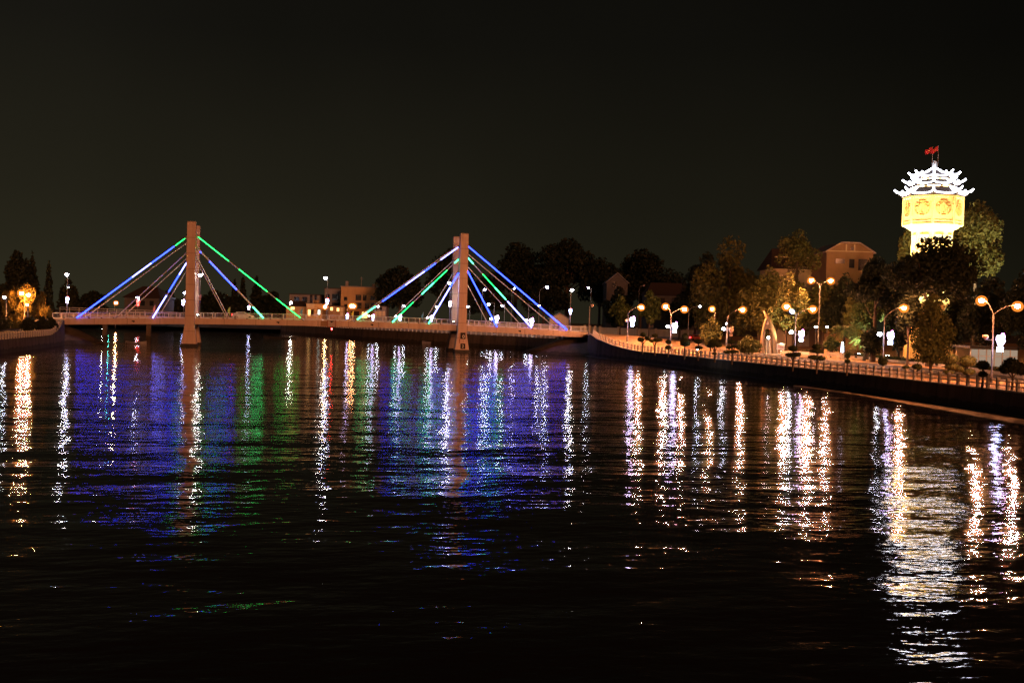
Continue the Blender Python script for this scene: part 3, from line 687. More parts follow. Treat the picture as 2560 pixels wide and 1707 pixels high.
for lb, px, yt, yb, hw, zc_, lf, n_, bs in (
    ('dark tree covering the foot of the grey gable', 1545, 716, 822, 40, 320, 'black', 3600, 3),
    ('dark tree below the long tiled roof', 1700, 735, 835, 50, 290, 'dark', 4200, 2.8),
    ('dim broad tree left of the tall olive tree', 1765, 628, 840, 60, 285, 'dark', 6000, 2.6),
    ('dim amber tree between the sculpture and the yellow lit tree', 1925, 660, 860, 46, 225, 'amber', 5200, 2.2),
    ('dim bushy tree in front of the pale house', 1985, 690, 860, 52, 226, 'olive', 5200, 2.2),
    ('dark bushy tree in front of the orange building', 2112, 682, 860, 58, 222, 'dark', 6000, 2.2),
    ('low dim tree right of the tall twin lamp, under the orange building', 2150, 705, 850, 46, 212, 'olive', 4600, 2.2),
    ('dark bushy tree at the right of the tower shaft', 2400, 700, 890, 46, 178, 'dark', 5200, 2.0),
    ('dark tree filling the gap left of the tower shaft', 2250, 700, 890, 40, 182, 'dark', 4200, 2.0)):
    tree(lb, px, yt, yb, hw, zc_, lf, n=n_, base=bs)
tree('dark leafy tree directly in front of the left edge of the tower shaft', 2272, 690, 852, 34, 160, 'dark', n=5200, base=2.0)
GLS = 'shrubs on the left bank'
for lb, px, yt, yb, hw, zc_, lf in (('dark shrub at the left photo edge under the pink lamp', -2, 792, 838, 24, 196, 'dark'), ('dark shrub against the approach ramp right of the small blue lamp', 76, 790, 832, 26, 204, 'dark'), ('dark shrub on the ramp slope left of the bridge rail', 128, 792, 828, 18, 196, 'dark'), ('dark shrub on the ramp slope below the slim cypress', 104, 788, 832, 20, 192, 'dark'), ('dark shrub on the ramp slope behind the railing middle', 70, 792, 836, 22, 186, 'dark'),('dark shrub left of the willow trunk', 14, 790, 838, 26, 200, 'dark'), ('amber lit shrub right of the willow trunk', 92, 796, 836, 20, 206, 'amber'), ('dark shrub beside the bridge end', 118, 790, 835, 22, 214, 'dark'), ('amber lit shrub between the willow and the railing', 46, 800, 840, 24, 198, 'amber')):
    tree(lb, px, yt, yb, hw, zc_, lf, n=1800, size=.16, name='shrub', cat='shrub', base=2.0, group=GLS)
# clipped bonsai-like bushes behind the promenade railing
def topiary(label, px, zc, pads, base_y=None, leaf='topi', name='topiary'):
    TS[0] += 1; q = at(px, pads[0][1], zc); z0 = gz(q.x, q.y)
    t = thing(name, label, 'clipped bush', (q.x, q.y, z0), 'clipped bushes on the promenade'); k = zc / FPX
    cs, rs = [], []
    b = MB(); prev = Vector((0, 0, 0)); tops = []
    for x, y, rx, ry in pads:
        p = at(x, y, zc) - Vector((q.x, q.y, z0)); cs.append(tuple(p)); rs.append((rx * k, rx * k, ry * k)); tops.append(p)
    n = int(sum((a[0] * a[2]) for a in rs) * 900) + 500
    v = leaves(n, np.array(cs), np.array(rs), .085, TS[0], hollow=.75)
    link('crown', leafmesh('crown', v, LF[leaf]), t)
    inner = MB()
    for c, r in zip(cs, rs): inner.ball(c, tuple(a * .86 for a in r), 12, 8, .05, TS[0])
    inner_o = link('inner_growth', inner.mesh('inner_growth', LF[leaf]), t)
    hi = max(tops, key=lambda p: p.z)
    b.tube([(0, 0, -.05), Vector((0, 0, hi.z * .5)) + Vector((.05, 0, 0)), hi], [.13, .09, .05], 6)
    for p in tops: b.tube([(0, 0, max(.1, p.z * .6)), (p.x, p.y, p.z)], [.06, .04], 5)
    link('trunk', b.mesh('trunk', bark), t); return t
topiary('three pad clipped bush in front of the first street lamp', 1607, 180, [(1608, 836, 8, 6), (1602, 849, 9, 6), (1619, 846, 8, 6)])
topiary('orange lit loose clipped bush behind the railing near the bridge', 1638, 176, [(1637, 839, 8, 5), (1644, 850, 12, 5), (1630, 852, 7, 4)], leaf='amber')
topiary('small two ball clipped bush beside the two arm lamp', 1671, 170, [(1671, 855, 7, 6), (1671, 868, 8, 5)])
topiary('dark cone shaped bush in front of the yellow wall', 1712, 162, [(1712, 842, 8, 10), (1712, 855, 13, 10), (1713, 860, 13, 6)])
topiary('mushroom shaped clipped bush above a white ground light', 1746, 158, [(1746, 853, 11, 6), (1747, 869, 10, 4)])
topiary('broad umbrella shaped clipped bush with a thick stem', 1788, 152, [(1784, 856, 13, 7), (1778, 864, 12, 5), (1796, 862, 9, 7), (1786, 884, 7, 3)])
topiary('layered cloud pruned bush left of the sculpture', 1831, 146, [(1828, 854, 11, 5), (1822, 868, 8, 4), (1838, 866, 11, 4), (1818, 880, 10, 4), (1834, 879, 13, 4)])
topiary('two tier clipped bush right of the sculpture', 1983, 129, [(1983, 871, 12, 8), (1976, 887, 13, 6), (1991, 886, 13, 6)])
topiary('tall three tier clipped bush in front of the tall twin lamp', 2043, 124, [(2042, 866, 12, 7), (2042, 878, 18, 5), (2033, 893, 14, 6), (2052, 895, 12, 6)])
topiary('narrow clipped bush between the benches and the garden', 2118, 121, [(2119, 890, 6, 6), (2119, 903, 7, 5)])
topiary('single round clipped ball in front of the ornament lamp', 2207, 118, [(2207, 903, 12, 11)])
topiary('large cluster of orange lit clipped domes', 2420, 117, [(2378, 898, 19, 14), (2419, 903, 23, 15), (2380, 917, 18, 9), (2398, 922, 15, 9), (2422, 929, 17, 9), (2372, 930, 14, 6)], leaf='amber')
topiary('mushroom clipped bush between the domes and the nearest lamp', 2457, 99, [(2457, 913, 16, 12), (2457, 935, 11, 8)])
topiary('big dark clipped bush at the right edge of the photo', 2532, 96, [(2528, 913, 22, 20), (2513, 922, 14, 13), (2552, 922, 16, 16)], leaf='dark')
topiary('low dark clipped bush beside the amber tree', 2293, 121, [(2293, 917, 12, 8), (2265, 918, 9, 4)])

# garden border and hedges
def gp(px, py): return onz(px, py, 1.9)
GB_ = [gp(1850, 876), gp(2000, 886), gp(2100, 892), gp(2180, 899), gp(2240, 906), gp(2400, 922), gp(2505, 938), gp(2640, 960)]
b = MB(); b.loft([[(p.x, p.y, 1.85), (p.x, p.y, 2.28), (p.x + .45, p.y + .2, 2.28), (p.x + .45, p.y + .2, 1.85)] for p in GB_])
tagp(b.build('planter_wall', kerbc), 'long low orange lit garden border wall behind the benches', 'planter wall')
hv = []
g = np.random.default_rng(5)
cs = []; rs = []
for a, c in zip(GB_[1:], GB_[2:]):
    n_ = int((c - a).length / 1.2)
    for i in range(n_):
        p = a.lerp(c, i / n_); cs.append((p.x + 1.8, p.y + 1.4, 2.35)); rs.append((1.0, 1.0, g.uniform(.25, .55)))
tagp(link('hedge', leafmesh('hedge', leaves(9000, np.array(cs), np.array(rs), .12, 9), LF['topi'])), 'low hedge growing along the garden border', 'hedge')

# ------------------------------------------------------------------ park furniture and the sculpture
def bench(label, px, py, w_=2.3):
    q = gp(px, py); t = thing('park_bench', label, 'bench', (q.x, q.y, 1.9), 'benches facing the river')
    ax, ay = R0, F0; O = Vector((q.x, q.y, 1.9))
    b = MB(); b.box(O + ZU * .46, (w_, .5, .09), ax, ay); b.build('seat', bench_p, t)
    b = MB(); b.box(O + ZU * .86 + ay * .26, (w_, .09, .5), ax, ay); b.build('backrest', bench_p, t)
    for s in (-1, 1):
        b = MB(); b.box(O + ax * s * w_ * .34 + ZU * .2, (.16, .45, .42), ax, ay); b.build('leg', bench_p, t)
bench('orange lit park bench left of the tall clipped bush', 2006, 896)
bench('orange lit park bench right of the tall clipped bush', 2082, 897)
bench('park bench in front of the boat sculpture sign', 1965, 894, 1.8)
bench('pale stone seat among the clipped bushes left of the sculpture', 1801, 884, 2.0)
# boat prow monument
zc = 197; D = F0 * 1.3
def pl(pts): return [at(x, y, zc) for x, y in pts]
q = gp(1922, 887); q = at(1922, 887, zc); mt = thing('boat_sculpture', 'pointed boat shaped stone sculpture with two curved blades', 'sculpture', (q.x, q.y, gz(q.x, q.y)))
b = MB(); b.prism(pl([(1944, 890), (1943, 862), (1939, 838), (1932, 815), (1923, 795), (1909, 776), (1917, 797), (1924, 820), (1929, 845), (1931, 890)]), D); b.build('tall_blade', stone, mt)
b = MB(); b.prism(pl([(1900, 890), (1902, 860), (1905, 835), (1909, 813), (1914, 797), (1919, 793), (1920, 799), (1915, 808), (1911, 830), (1909, 855), (1908, 890)]), D * .9); b.build('short_blade', stone, mt)
b = MB(); b.prism(pl([(1911, 813), (1924, 813), (1926, 822), (1910, 822)]), D * .8); b.build('cross_panel', stone, mt)
b = MB(); b.prism(pl([(1915, 800), (1919, 798), (1921, 812), (1915, 812)]), D * .5); b.build('upper_panel', surf('pale_stone', (.6, .5, .45), None, .8, 3.0), mt)
b = MB(); b.prism(pl([(1914, 848), (1918, 845), (1919, 886), (1913, 886)]), D * .4); b.prism(pl([(1921, 846), (1925, 848), (1926, 886), (1921, 886)]), D * .4); b.build('inner_pillars', surf('pillar_stone', (.6, .55, .4), None, .8, 3.0), mt)
b = MB(); c = at(1921, 890, zc); b.box((c.x, c.y, 2.05), (4.2, 2.4, .35), R0, F0); b.build('plinth', kerbc, mt)
c = at(1951, 866, 196); t = thing('notice_board', 'pale framed notice board beside the boat sculpture', 'sign', (c.x, c.y, gz(c.x, c.y)))
b = MB(); b.box((c.x, c.y, c.z), (1.45, .14, 1.1), R0, F0); b.build('frame', kerbc, t)
b = MB(); b.box(Vector((c.x, c.y, c.z)) - F0 * .08, (1.05, .04, .75), R0, F0); b.build('panel', surf('board_print', (.3, .12, .10), (.45, .3, .25), .7, 4.0), t)
b = MB()
for s in (-1, 1): b.box(Vector((c.x, c.y, (c.z + 1.9) / 2 - .2)) + R0 * .5 * s, (.12, .12, c.z - 1.9 - .5), R0, F0)
b.build('legs', kerbc, t)
def small_light(name, label, px, py, zc, r, m, cat='garden light', squash=1.0, pole=True):
    q = at(px, py, zc); z0 = gz(q.x, q.y); t = thing(name, label, cat, (q.x, q.y, z0))
    b = MB(); b.tube([(q.x, q.y, z0), (q.x, q.y, q.z - r * .5)], .05, 6); b.build('pole', polec, t)
    b = MB(); b.ball(q, (r, r, r * squash), 8, 6); b.build('globe', m, t)
    b = MB(); b.tube([q + ZU * (r * squash * .9), q + ZU * (r * squash * .9 + .08)], [r * .6, .03], 8); b.build('cap', dark, t)
small_light('garden_light', 'white ball ground light under the mushroom bush', 1745, 872, 160, .18, globel)
small_light('garden_light', 'white light glowing inside the sculpture arch', 1921, 844, 194, .22, globel)
small_light('garden_light', 'flat white park light left of the tall twin lamp pole', 2040, 817, 210, .3, globel, squash=.5)
small_light('garden_light', 'flat white park light right of the tall twin lamp pole', 2068, 817, 215, .25, globel, squash=.45)
small_light('garden_light', 'small white light on the lamp with the unlit ornament', 1816, 809, 205, .12, globel)
q = at(2106, 868, 186); t = thing('light_column', 'upright white light column in the garden', 'garden light', (q.x, q.y, gz(q.x, q.y)))
b = MB(); b.box((q.x, q.y, (q.z + 1.9) / 2 - .4), (.5, .5, 1.2)); b.build('base', kerbc, t)
b = MB(); b.tube([q - ZU * .95, q + ZU * .2, q + ZU * .9], [.26, .2, .12], 8); b.build('lamp', emit('column_light', (.7, .78, 1), 14), t)
# kiosk with an arch
q = at(2077, 886, 200); t = thing('garden_kiosk', 'small yellow kiosk with an arched opening behind the right bench', 'kiosk', (q.x, q.y, 1.9)); O = Vector((q.x, q.y, 1.9))
b = MB(); b.box(O + ZU * .9 - R0 * .75, (.5, 1.6, 1.8), R0, F0); b.box(O + ZU * .9 + R0 * .75, (.5, 1.6, 1.8), R0, F0); b.box(O + ZU * 1.95, (2.0, 1.6, .3), R0, F0); b.build('wall', creamp, t)
b = MB(); b.box(O + ZU * 2.17, (2.3, 1.9, .14), R0, F0); b.build('roof', kerbc, t)
b = MB(); b.box(O + ZU * .9 + F0 * .4, (.98, .1, 1.76), R0, F0); b.build('door', bark, t)

# ------------------------------------------------------------------ buildings
def house(name, label, px0, px1, ytop, zc, base=2.4, depth=9, wall=greyp, roof='flat', roofm=None, wins=(), winm=glass, ledges=(), group=None, roofh=2.0, cat='building', ridge=None):
    m = (px0 + px1) / 2; c = at(m, ytop, zc); W_ = (px1 - px0) * zc / FPX; h = c.z - base
    O = Vector((c.x, c.y, base)) ; t = thing(name, label, cat, O, group); wh = h - (roofh if roof != 'flat' else .35)
    b = MB(); b.box(O + ZU * wh / 2 + F0 * depth / 2, (W_, depth, wh), R0, F0); b.build('wall', wall, t)
    b = MB(); rm = roofm or rooft
    if roof == 'flat':
        b.box(O + ZU * (wh + .18) + F0 * depth / 2, (W_ + .5, depth + .5, .34), R0, F0)
    elif roof == 'gable':                                              # gable end towards the river
        e_ = .45
        for s in (-1, 1):
            p = [O + ZU * (wh - .1) + R0 * s * (W_ / 2 + e_) - F0 * e_, O + ZU * (wh + roofh) - F0 * e_, O + ZU * (wh + roofh) + F0 * (depth + e_), O + ZU * (wh - .1) + R0 * s * (W_ / 2 + e_) + F0 * (depth + e_)]
            b.prism(p, ZU * .22)
        g_ = MB(); g_.prism([O + ZU * (wh + .004) - R0 * W_ / 2, O + ZU * (wh + .004) + R0 * W_ / 2, O + ZU * (wh + roofh - .25)], F0 * .2); g_.build('gable', wall, t)
    elif roof == 'clipped':
        e_ = .5; tr = W_ * .2
        prof = [(-W_ / 2 - e_, wh - .15), (-tr, wh + roofh), (tr, wh + roofh), (W_ / 2 + e_, wh - .15)]
        for (x0, z0), (x1, z1) in zip(prof, prof[1:]):
            b.prism([O + R0 * x0 + ZU * z0 - F0 * e_, O + R0 * x1 + ZU * z1 - F0 * e_, O + R0 * x1 + ZU * z1 + F0 * (depth + e_), O + R0 * x0 + ZU * z0 + F0 * (depth + e_)], ZU * .22)
        g_ = MB(); g_.prism([O + ZU * (wh + .004) - R0 * W_ / 2, O + ZU * (wh + .004) + R0 * W_ / 2, O + ZU * (wh + roofh - .2) + R0 * tr, O + ZU * (wh + roofh - .2) - R0 * tr], F0 * .2); g_.build('gable', wall, t)
        g_ = MB()
        for s in (-1, 1): g_.box(O + ZU * (wh + roofh * .45) + R0 * s * W_ * .09 - F0 * .15, (.25, .2, roofh * .8), R0, F0)
        g_.box(O + ZU * (wh + .1) - F0 * .15, (W_ * .98, .22, .22), R0, F0); g_.build('moulding', creamp, t)
    elif roof == 'hip':
        rw = (ridge or .45) * W_ / 2; e_ = .7
        ev = [O + ZU * wh + R0 * sx_ * (W_ / 2 + e_) + F0 * (depth / 2 + sy_ * (depth / 2 + e_)) for sx_, sy_ in ((-1, -1), (1, -1), (1, 1), (-1, 1))]
        r1 = O + ZU * (wh + roofh) - R0 * rw + F0 * depth / 2; r2 = O + ZU * (wh + roofh) + R0 * rw + F0 * depth / 2
        b.add([*ev, r1, r2], [(0, 1, 5, 4), (1, 2, 5), (2, 3, 4, 5), (3, 0, 4), (3, 2, 1, 0)])
    b.build('roof', rm, t)
    for x0, y0, x1, y1, *mm in wins:
        a = at(x0, y0, zc); d_ = at(x1, y1, zc); cc = (a + d_) / 2; wv = (x1 - x0) * zc / FPX; hv_ = (y1 - y0) * zc / FPX
        cl = O + R0 * (cc - O).dot(R0) + ZU * (cc.z - base)
        b = MB(); b.box(cl - F0 * .03, (wv, .16, hv_), R0, F0); w_o = b.build('window', mm[0] if mm else winm, t)
        b = MB(); b.box(cl - F0 * .1 - ZU * (hv_ / 2 + .06), (wv + .3, .3, .12), R0, F0); b.build('sill', wall, w_o)
    for y in ledges:
        a = at(m, y, zc); b = MB(); b.box(O + ZU * (a.z - base) - F0 * .45, (W_ - .2, .9, .2), R0, F0); b.build('ledge', wall, t)
    return t
GFH = 'buildings on the far bank'
hb_ = house('building', 'tall unfinished concrete building with a warm lit balcony on the far bank', 853, 952, 716, 455, wall=ochre, roof='flat', roofm=greyp, depth=14,
      wins=[(889, 737, 903, 751), (907, 737, 916, 752), (925, 740, 938, 750), (889, 757, 904, 772), (912, 758, 922, 772), (927, 758, 942, 770), (860, 742, 868, 752), (860, 760, 868, 772), (876, 778, 898, 795, blackp), (905, 780, 918, 795, warmwin)], ledges=(734, 756, 775), group=GFH)
p_ = at(935, 712, 462); b = MB(); b.tube([p_ - ZU * 1.4, p_ + ZU * .3], .9, 10); b.build('roof_tank', greyp, hb_)
p_ = at(868, 706, 462); b = MB(); b.box(p_ - ZU * 1.0, (1.2, 1.2, 3.0), R0, F0); b.build('roof_stair_head', greyp, hb_)
p_ = at(903, 716, 462); b = MB(); b.tube([p_ - ZU * 1, p_ + ZU * 4.0], .09, 5); b.box(p_ + ZU * 3.4, (1.4, .06, .06), R0, F0); b.box(p_ + ZU * 2.9, (1.0, .06, .06), R0, F0); b.build('aerial', steel, hb_)
house('building', 'narrow dark building left of the tall concrete building', 812, 852, 720, 470, wall=greyp, depth=12, wins=[(816, 735, 824, 748), (830, 735, 846, 750), (830, 756, 846, 772)], group=GFH, ledges=(752,))
house('building', 'flat grey building behind the awning shop', 724, 800, 735, 475, wall=greyp, depth=12, wins=[(735, 742, 748, 756), (756, 742, 768, 756), (775, 738, 781, 760), (786, 738, 792, 760), (783, 750, 797, 762, ochre)], group=GFH, ledges=(760,))
house('shop', 'low shop with a sloping awning roof and lit front', 716, 766, 752, 440, wall=ochre, roof='hip', roofh=2.2, depth=8, wins=[(727, 767, 736, 774, warmwin), (738, 765, 751, 775, ochre), (753, 772, 763, 790, ochre)], group=GFH)
house('shop', 'cream flat fronted shop with lit signboard right of the awning shop', 766, 806, 757, 436, wall=ochre, depth=8, wins=[(768, 759, 786, 770, creamp), (770, 774, 776, 789, warmwin), (778, 774, 784, 789, blackp), (795, 775, 800, 786, coldwin)], group=GFH, ledges=(772,))
house('building', 'small ochre house between the bridge lamp and the tall concrete building', 822, 862, 764, 438, wall=orangep, depth=8, wins=[(826, 768, 832, 776, warmwin), (842, 770, 848, 778, warmwin), (851, 768, 858, 790, creamp)], group=GFH, ledges=(780,))
house('shuttered_house', 'pale shuttered house at the left of the dark trees', 934, 966, 764, 415, wall=greyp, depth=8, wins=[(936, 778, 944, 790, creamp), (946, 778, 954, 790, creamp), (956, 778, 963, 790, creamp), (938, 768, 942, 775), (950, 768, 955, 775)], group=GFH)
house('house', 'dark hipped roof house beyond the left half of the bridge', 312, 398, 714, 360, wall=dimp, roof='hip', roofh=4.0, depth=16, ridge=.42, wins=[(330, 752, 340, 764), (352, 752, 362, 764), (374, 752, 384, 764)], group=GFH)
house('house', 'orange gabled building glowing above the right bank trees', 2068, 2184, 607, 240, base=2.2, depth=14, wall=orangep, roof='clipped', roofh=2.0, roofm=surf('pale_verge', (.5, .4, .34), None, .8, 3.0),
      wins=[(2089, 647, 2112, 659), (2123, 648, 2136, 670), (2146, 648, 2168, 676), (2126, 618, 2134, 626)])
house('house', 'pale house with dark tiled roof behind the thin open tree', 1936, 2052, 618, 252, base=2.2, depth=14, wall=creamp, roof='hip', roofh=5.0, ridge=.8, wins=[(1964, 650, 1980, 668, ochre), (1990, 650, 2000, 668), (2008, 650, 2018, 668), (2028, 650, 2040, 668)], ledges=(644, 682))
house('house', 'dim grey gable end high among the dark trees', 1518, 1570, 682, 350, base=3, depth=14, wall=dimp, roof='gable', roofh=3.2, roofm=greyp, wins=[(1530, 705, 1540, 718)])
house('house', 'long dark tiled roof house behind the yellow wall', 1620, 1770, 706, 330, base=3, depth=14, wall=dimp, roof='hip', roofh=4.0, ridge=.8, roofm=rooft, wins=[(1650, 745, 1662, 760), (1680, 745, 1692, 760)])
house('guard_house', 'cream guard house with a gabled porch at the right end of the bridge', 1376, 1422, 782, 300, base=3, depth=7, wall=creamp, roof='gable', roofh=1.6, roofm=greyp, wins=[(1383, 810, 1388, 820, bark), (1394, 808, 1400, 818, bark)])
q = at(2485, 905, 150); t = thing('glass_pavilion', 'low glass fronted pavilion with pale lit windows behind the nearest street lamp', 'pavilion', (q.x, q.y, 1.9)); O = Vector((q.x, q.y, 1.9))
b = MB(); b.box(O + ZU * .2 + F0 * 2.5, (6.6, 5.6, .4), R0, F0); b.box(O + ZU * 1.7 + F0 * 5.0, (6.4, .3, 2.6), R0, F0); b.build('wall', creamp, t)
b = MB(); b.box(O + ZU * 3.1 + F0 * 2.4, (7.4, 6.6, .3), R0, F0); b.build('roof', dark, t)
for i in range(6):
    b = MB(); b.box(O + R0 * (-2.7 + i * 1.08) + ZU * 1.65, (.92, .06, 2.3), R0, F0); w_o = b.build('window', emit('pavilion_window', (1, .82, .6), .28) if i == 0 else MATS['pavilion_window'], t)
    b = MB(); b.box(O + R0 * (-2.7 + i * 1.08 - .54) + ZU * 1.68, (.12, .14, 2.5), R0, F0); b.box(O + R0 * (-2.7 + i * 1.08) + ZU * 1.9 - F0 * .05, (.92, .05, .07), R0, F0); b.build('frame', railw, w_o)
# yellow compound wall with pillars
WP = [at(1150, 806, 345), at(1300, 810, 330), at(1462, 815, 318), at(1500, 818, 312), at(1640, 823, 302), at(1760, 826, 292)]
t = thing('compound_wall', 'long yellow compound wall with pillars behind the road', 'wall', (WP[0].x, WP[0].y, 2.9))
b = MB(); b.loft([[(p.x, p.y, 2.4), (p.x, p.y, p.z), (p.x + .1, p.y + .3, p.z), (p.x + .1, p.y + .3, 2.4)] for p in WP]); b.build('wall_panel', creamp, t)
b = MB(); b.loft([[(p.x, p.y - .14, 2.4), (p.x, p.y - .14, 3.45), (p.x, p.y - .02, 3.45), (p.x, p.y - .02, 2.4)] for p in WP]); b.build('plinth', greyp, t)
for i in range(16):
    f = i / 15 * (len(WP) - 1.001); j = int(f); p = WP[j].lerp(WP[j + 1], f - j)
    b = MB(); b.box((p.x, p.y - .05, (p.z + 2.4) / 2 + .12), (.65, .5, p.z - 2.4 + .3), R0, F0); b.build('pillar', creamp, t)
c = at(1628, 816, 304); t = thing('notice_board', 'small framed notice board above the yellow wall', 'sign', (c.x, c.y, 3))
b = MB(); b.box((c.x, c.y, c.z), (1.25, .1, .75), R0, F0); b.build('frame', kerbc, t)
b = MB(); b.box(Vector((c.x, c.y, c.z)) - F0 * .06, (.95, .04, .5), R0, F0); b.build('panel', ochre, t)
b = MB(); b.tube([(c.x, c.y, 3), (c.x, c.y, c.z - .3)], .06, 6); b.build('post', polec, t)

# ------------------------------------------------------------------ the water tower
TY = 172.0; tq = atY(2331, 560, TY); TX = tq.x; kz = (Vector((TX, TY, 7)) - CAM).dot(FW) / FPX
HZ = 827.5
def tz(y): return 7 + (HZ - y) * kz
tw = thing('water_tower', 'floodlit yellow octagonal water tower with three white outlined pagoda roofs', 'water tower', (TX, TY, 1.9))
TC = Vector((TX, TY, 0)); face = math.atan2(-TY, -TX)
def octp(r, z, rot=0.0): return [TC + Vector((r * math.cos(face + rot + i * math.pi / 4), r * math.sin(face + rot + i * math.pi / 4), z)) for i in range(8)]
RF = .875
RB = 79 * kz * RF
b = MB(); b.loft([octp(RB, tz(566)), octp(RB, tz(495))]); b.build('tank', yellow, tw)
RS = 55 * kz * RF
b = MB(); b.loft([octp(RS, tz(585)), octp(RS * 1.02, tz(578)), octp(RB * .985, tz(566) - .01)]); b.build('tank_underside', yellow, tw)
b = MB(); b.loft([octp(RS * 1.25, 1.5), octp(RS * 1.05, 10), octp(RS, tz(585))]); sh = b.build('shaft', yellow, tw)
b = MB()
for p0, p1 in zip(octp(RB + .02, tz(566)), octp(RB + .02, tz(495))): b.tube([p0, p1], .22, 6)
b.loft([octp(RB + .06, tz(567)), octp(RB + .06, tz(563))]); b.loft([octp(RB + .06, tz(557.5)), octp(RB + .06, tz(556.5))]); b.loft([octp(RB + .18, tz(500)), octp(RB + .18, tz(495))]); b.build('pilasters', yellow, tw)
# round emblem relief on every side
def emblem():
    b = MB(); s = 18.5 * kz
    def st(x0, y0, x1, y1, w_=.042):
        cx, cy = (x0 + x1) / 2, (y0 + y1) / 2
        b.box((cx * s, 0, cy * s), ((abs(x1 - x0) + w_) * s, .09, (abs(y1 - y0) + w_) * s))
    def arc(a0, a1, r=1.0):
        k = 10; P = [Vector((r * s * math.cos(math.radians(a0 + (a1 - a0) * i / k)), 0, r * s * math.sin(math.radians(a0 + (a1 - a0) * i / k)))) for i in range(k + 1)]
        for p, q in zip(P, P[1:]):
            d = (q - p).normalized(); b.box((p + q) / 2, ((q - p).length * 1.1, .09, .055 * s), d, (0, 1, 0), d.cross(Vector((0, -1, 0))))
    arc(62, 118); arc(150, 212); arc(-32, 30); arc(222, 240); arc(300, 318)
    for m in (-1, 1):
        st(m * .10, .85, m * .10, -.62); st(m * .10, .62, m * .78, .62); st(m * .30, .40, m * .30, -.90); st(m * .30, .40, m * .52, .40); st(m * .52, .40, m * .52, .20)
        st(m * .52, .20, m * .96, .20); st(m * .52, .02, m * .52, -.82); st(m * .74, .02, m * .74, -.62); st(m * .10, -.62, m * .0, -.62); st(m * .3, -.90, m * .0, -.92)
    return b.mesh('emblem', relief)
em = emblem(); ap = RB * math.cos(math.pi / 8)
for i in range(8):
    a = face + (i + .5) * math.pi / 4; o = link('emblem', em, tw)
    o.location = Vector((math.cos(a) * (ap + .02), math.sin(a) * (ap + .02), tz(527) - 1.9)); o.rotation_euler = (0, 0, a + math.pi / 2)
# shaft windows
for i in range(8):
    a = face + (i + .5) * math.pi / 4
    b = MB(); d = Vector((math.cos(a), math.sin(a), 0)); b.box(TC + d * (RS * .955) + ZU * tz(597), (1.5, .12, 1.0), Vector((-d.y, d.x, 0)), d); b.build('shaft_window', emit('tower_window', (1, .85, .5), 2.2) if i == 0 else MATS['tower_window'], tw)
# pagoda roofs: eave ring with lifted corners
def pagoda(re, ye, ri, yi, lift, last=False):
    ze, zi = tz(ye), tz(yi); ring = []; FS = (0, .05, .14, .5, .86, .95)
    for i in range(8):
        a0 = face + i * math.pi / 4
        for j, f in enumerate(FS):
            a = a0 + f * math.pi / 4; rr = math.cos(math.pi / 8) / math.cos((f - .5) * math.pi / 4)
            c_ = (abs(f - .5) * 2) ** 7
            r_ = re * .92 * rr * (1 + .08 * c_)
            ring.append(TC + Vector((r_ * math.cos(a), r_ * math.sin(a), ze + lift * c_)))
    def inner(r, z): return [TC + Vector((r * (math.cos(math.pi / 8) / math.cos((f - .5) * math.pi / 4)) * math.cos(face + (i + f) * math.pi / 4), r * (math.cos(math.pi / 8) / math.cos((f - .5) * math.pi / 4)) * math.sin(face + (i + f) * math.pi / 4), z)) for i in range(8) for f in FS]
    low = [p - ZU * .28 for p in ring]
    b = MB(); b.loft([inner(ri * .9, ze - .35), low, ring, inner((re + ri) / 2 * .92, (ze * .55 + zi * .45)), inner(ri, zi)], cap=last); rf = b.build('roof', rooft, tw)
    b = MB(); b.tube([p + ZU * .04 for p in ring] + [ring[0]], .11, 6); b.build('eave_light', led_w, rf)
    mid = inner((re + ri) / 2 * .92, (ze * .55 + zi * .45)); top = inner(ri, zi)
    for i in range(8):
        o_ = (ring[i * 6] - TC - ZU * ring[i * 6].z).normalized()
        b = MB(); b.tube([ring[i * 6] + o_ * .75 + ZU * .55, ring[i * 6] + o_ * .35 + ZU * .2, ring[i * 6] + ZU * .06, mid[i * 6] + ZU * .08, top[i * 6] + ZU * .08], [.13, .18, .15, .11, .11], 6); b.build('ridge_light', led_w, rf)
        b = MB(); b.ball(mid[i * 6].lerp(ring[i * 6], .55) + ZU * .3, .17, 7, 5); b.build('ridge_ornament', led_w, rf)
pagoda(94 * kz * RF, 491, 60 * kz * RF, 473, .55)
pagoda(73 * kz * RF, 465, 46 * kz * RF, 453, .5)
pagoda(58 * kz * RF, 446, 5 * kz, 423, .42, True)
for r_, y0, y1 in ((58 * RF, 474, 461), (44 * RF, 455, 444)):
    b = MB(); b.loft([octp(r_ * kz, tz(y0)), octp(r_ * kz, tz(y1))]); cl = b.build('clerestory', yellow, tw)
    for i in range(8):
        a = face + (i + .5) * math.pi / 4; d = Vector((math.cos(a), math.sin(a), 0))
        for s in (-.5, .5): b = MB(); b.box(TC + d * (r_ * kz * math.cos(math.pi / 8) + .02) + Vector((-d.y, d.x, 0)) * s * r_ * kz * .38 + ZU * (tz(y0) * .5 + tz(y1) * .5), (r_ * kz * .22, .1, abs(tz(y1) - tz(y0)) * .6), Vector((-d.y, d.x, 0)), d); b.build('clerestory_light', MATS.get('clerestory_glow') or emit('clerestory_glow', (1, .86, .62), 14), cl)
b = MB(); b.tube([TC + ZU * tz(424), TC + ZU * tz(418), TC + ZU * tz(417.5), TC + ZU * tz(408), TC + ZU * tz(404)], [4.2 * kz, 3.9 * kz, 4.6 * kz, 5.0 * kz, 3.6 * kz], 12); b.build('finial', surf('finial_paint', (.55, .62, .6), None, .6, 2.0), tw)
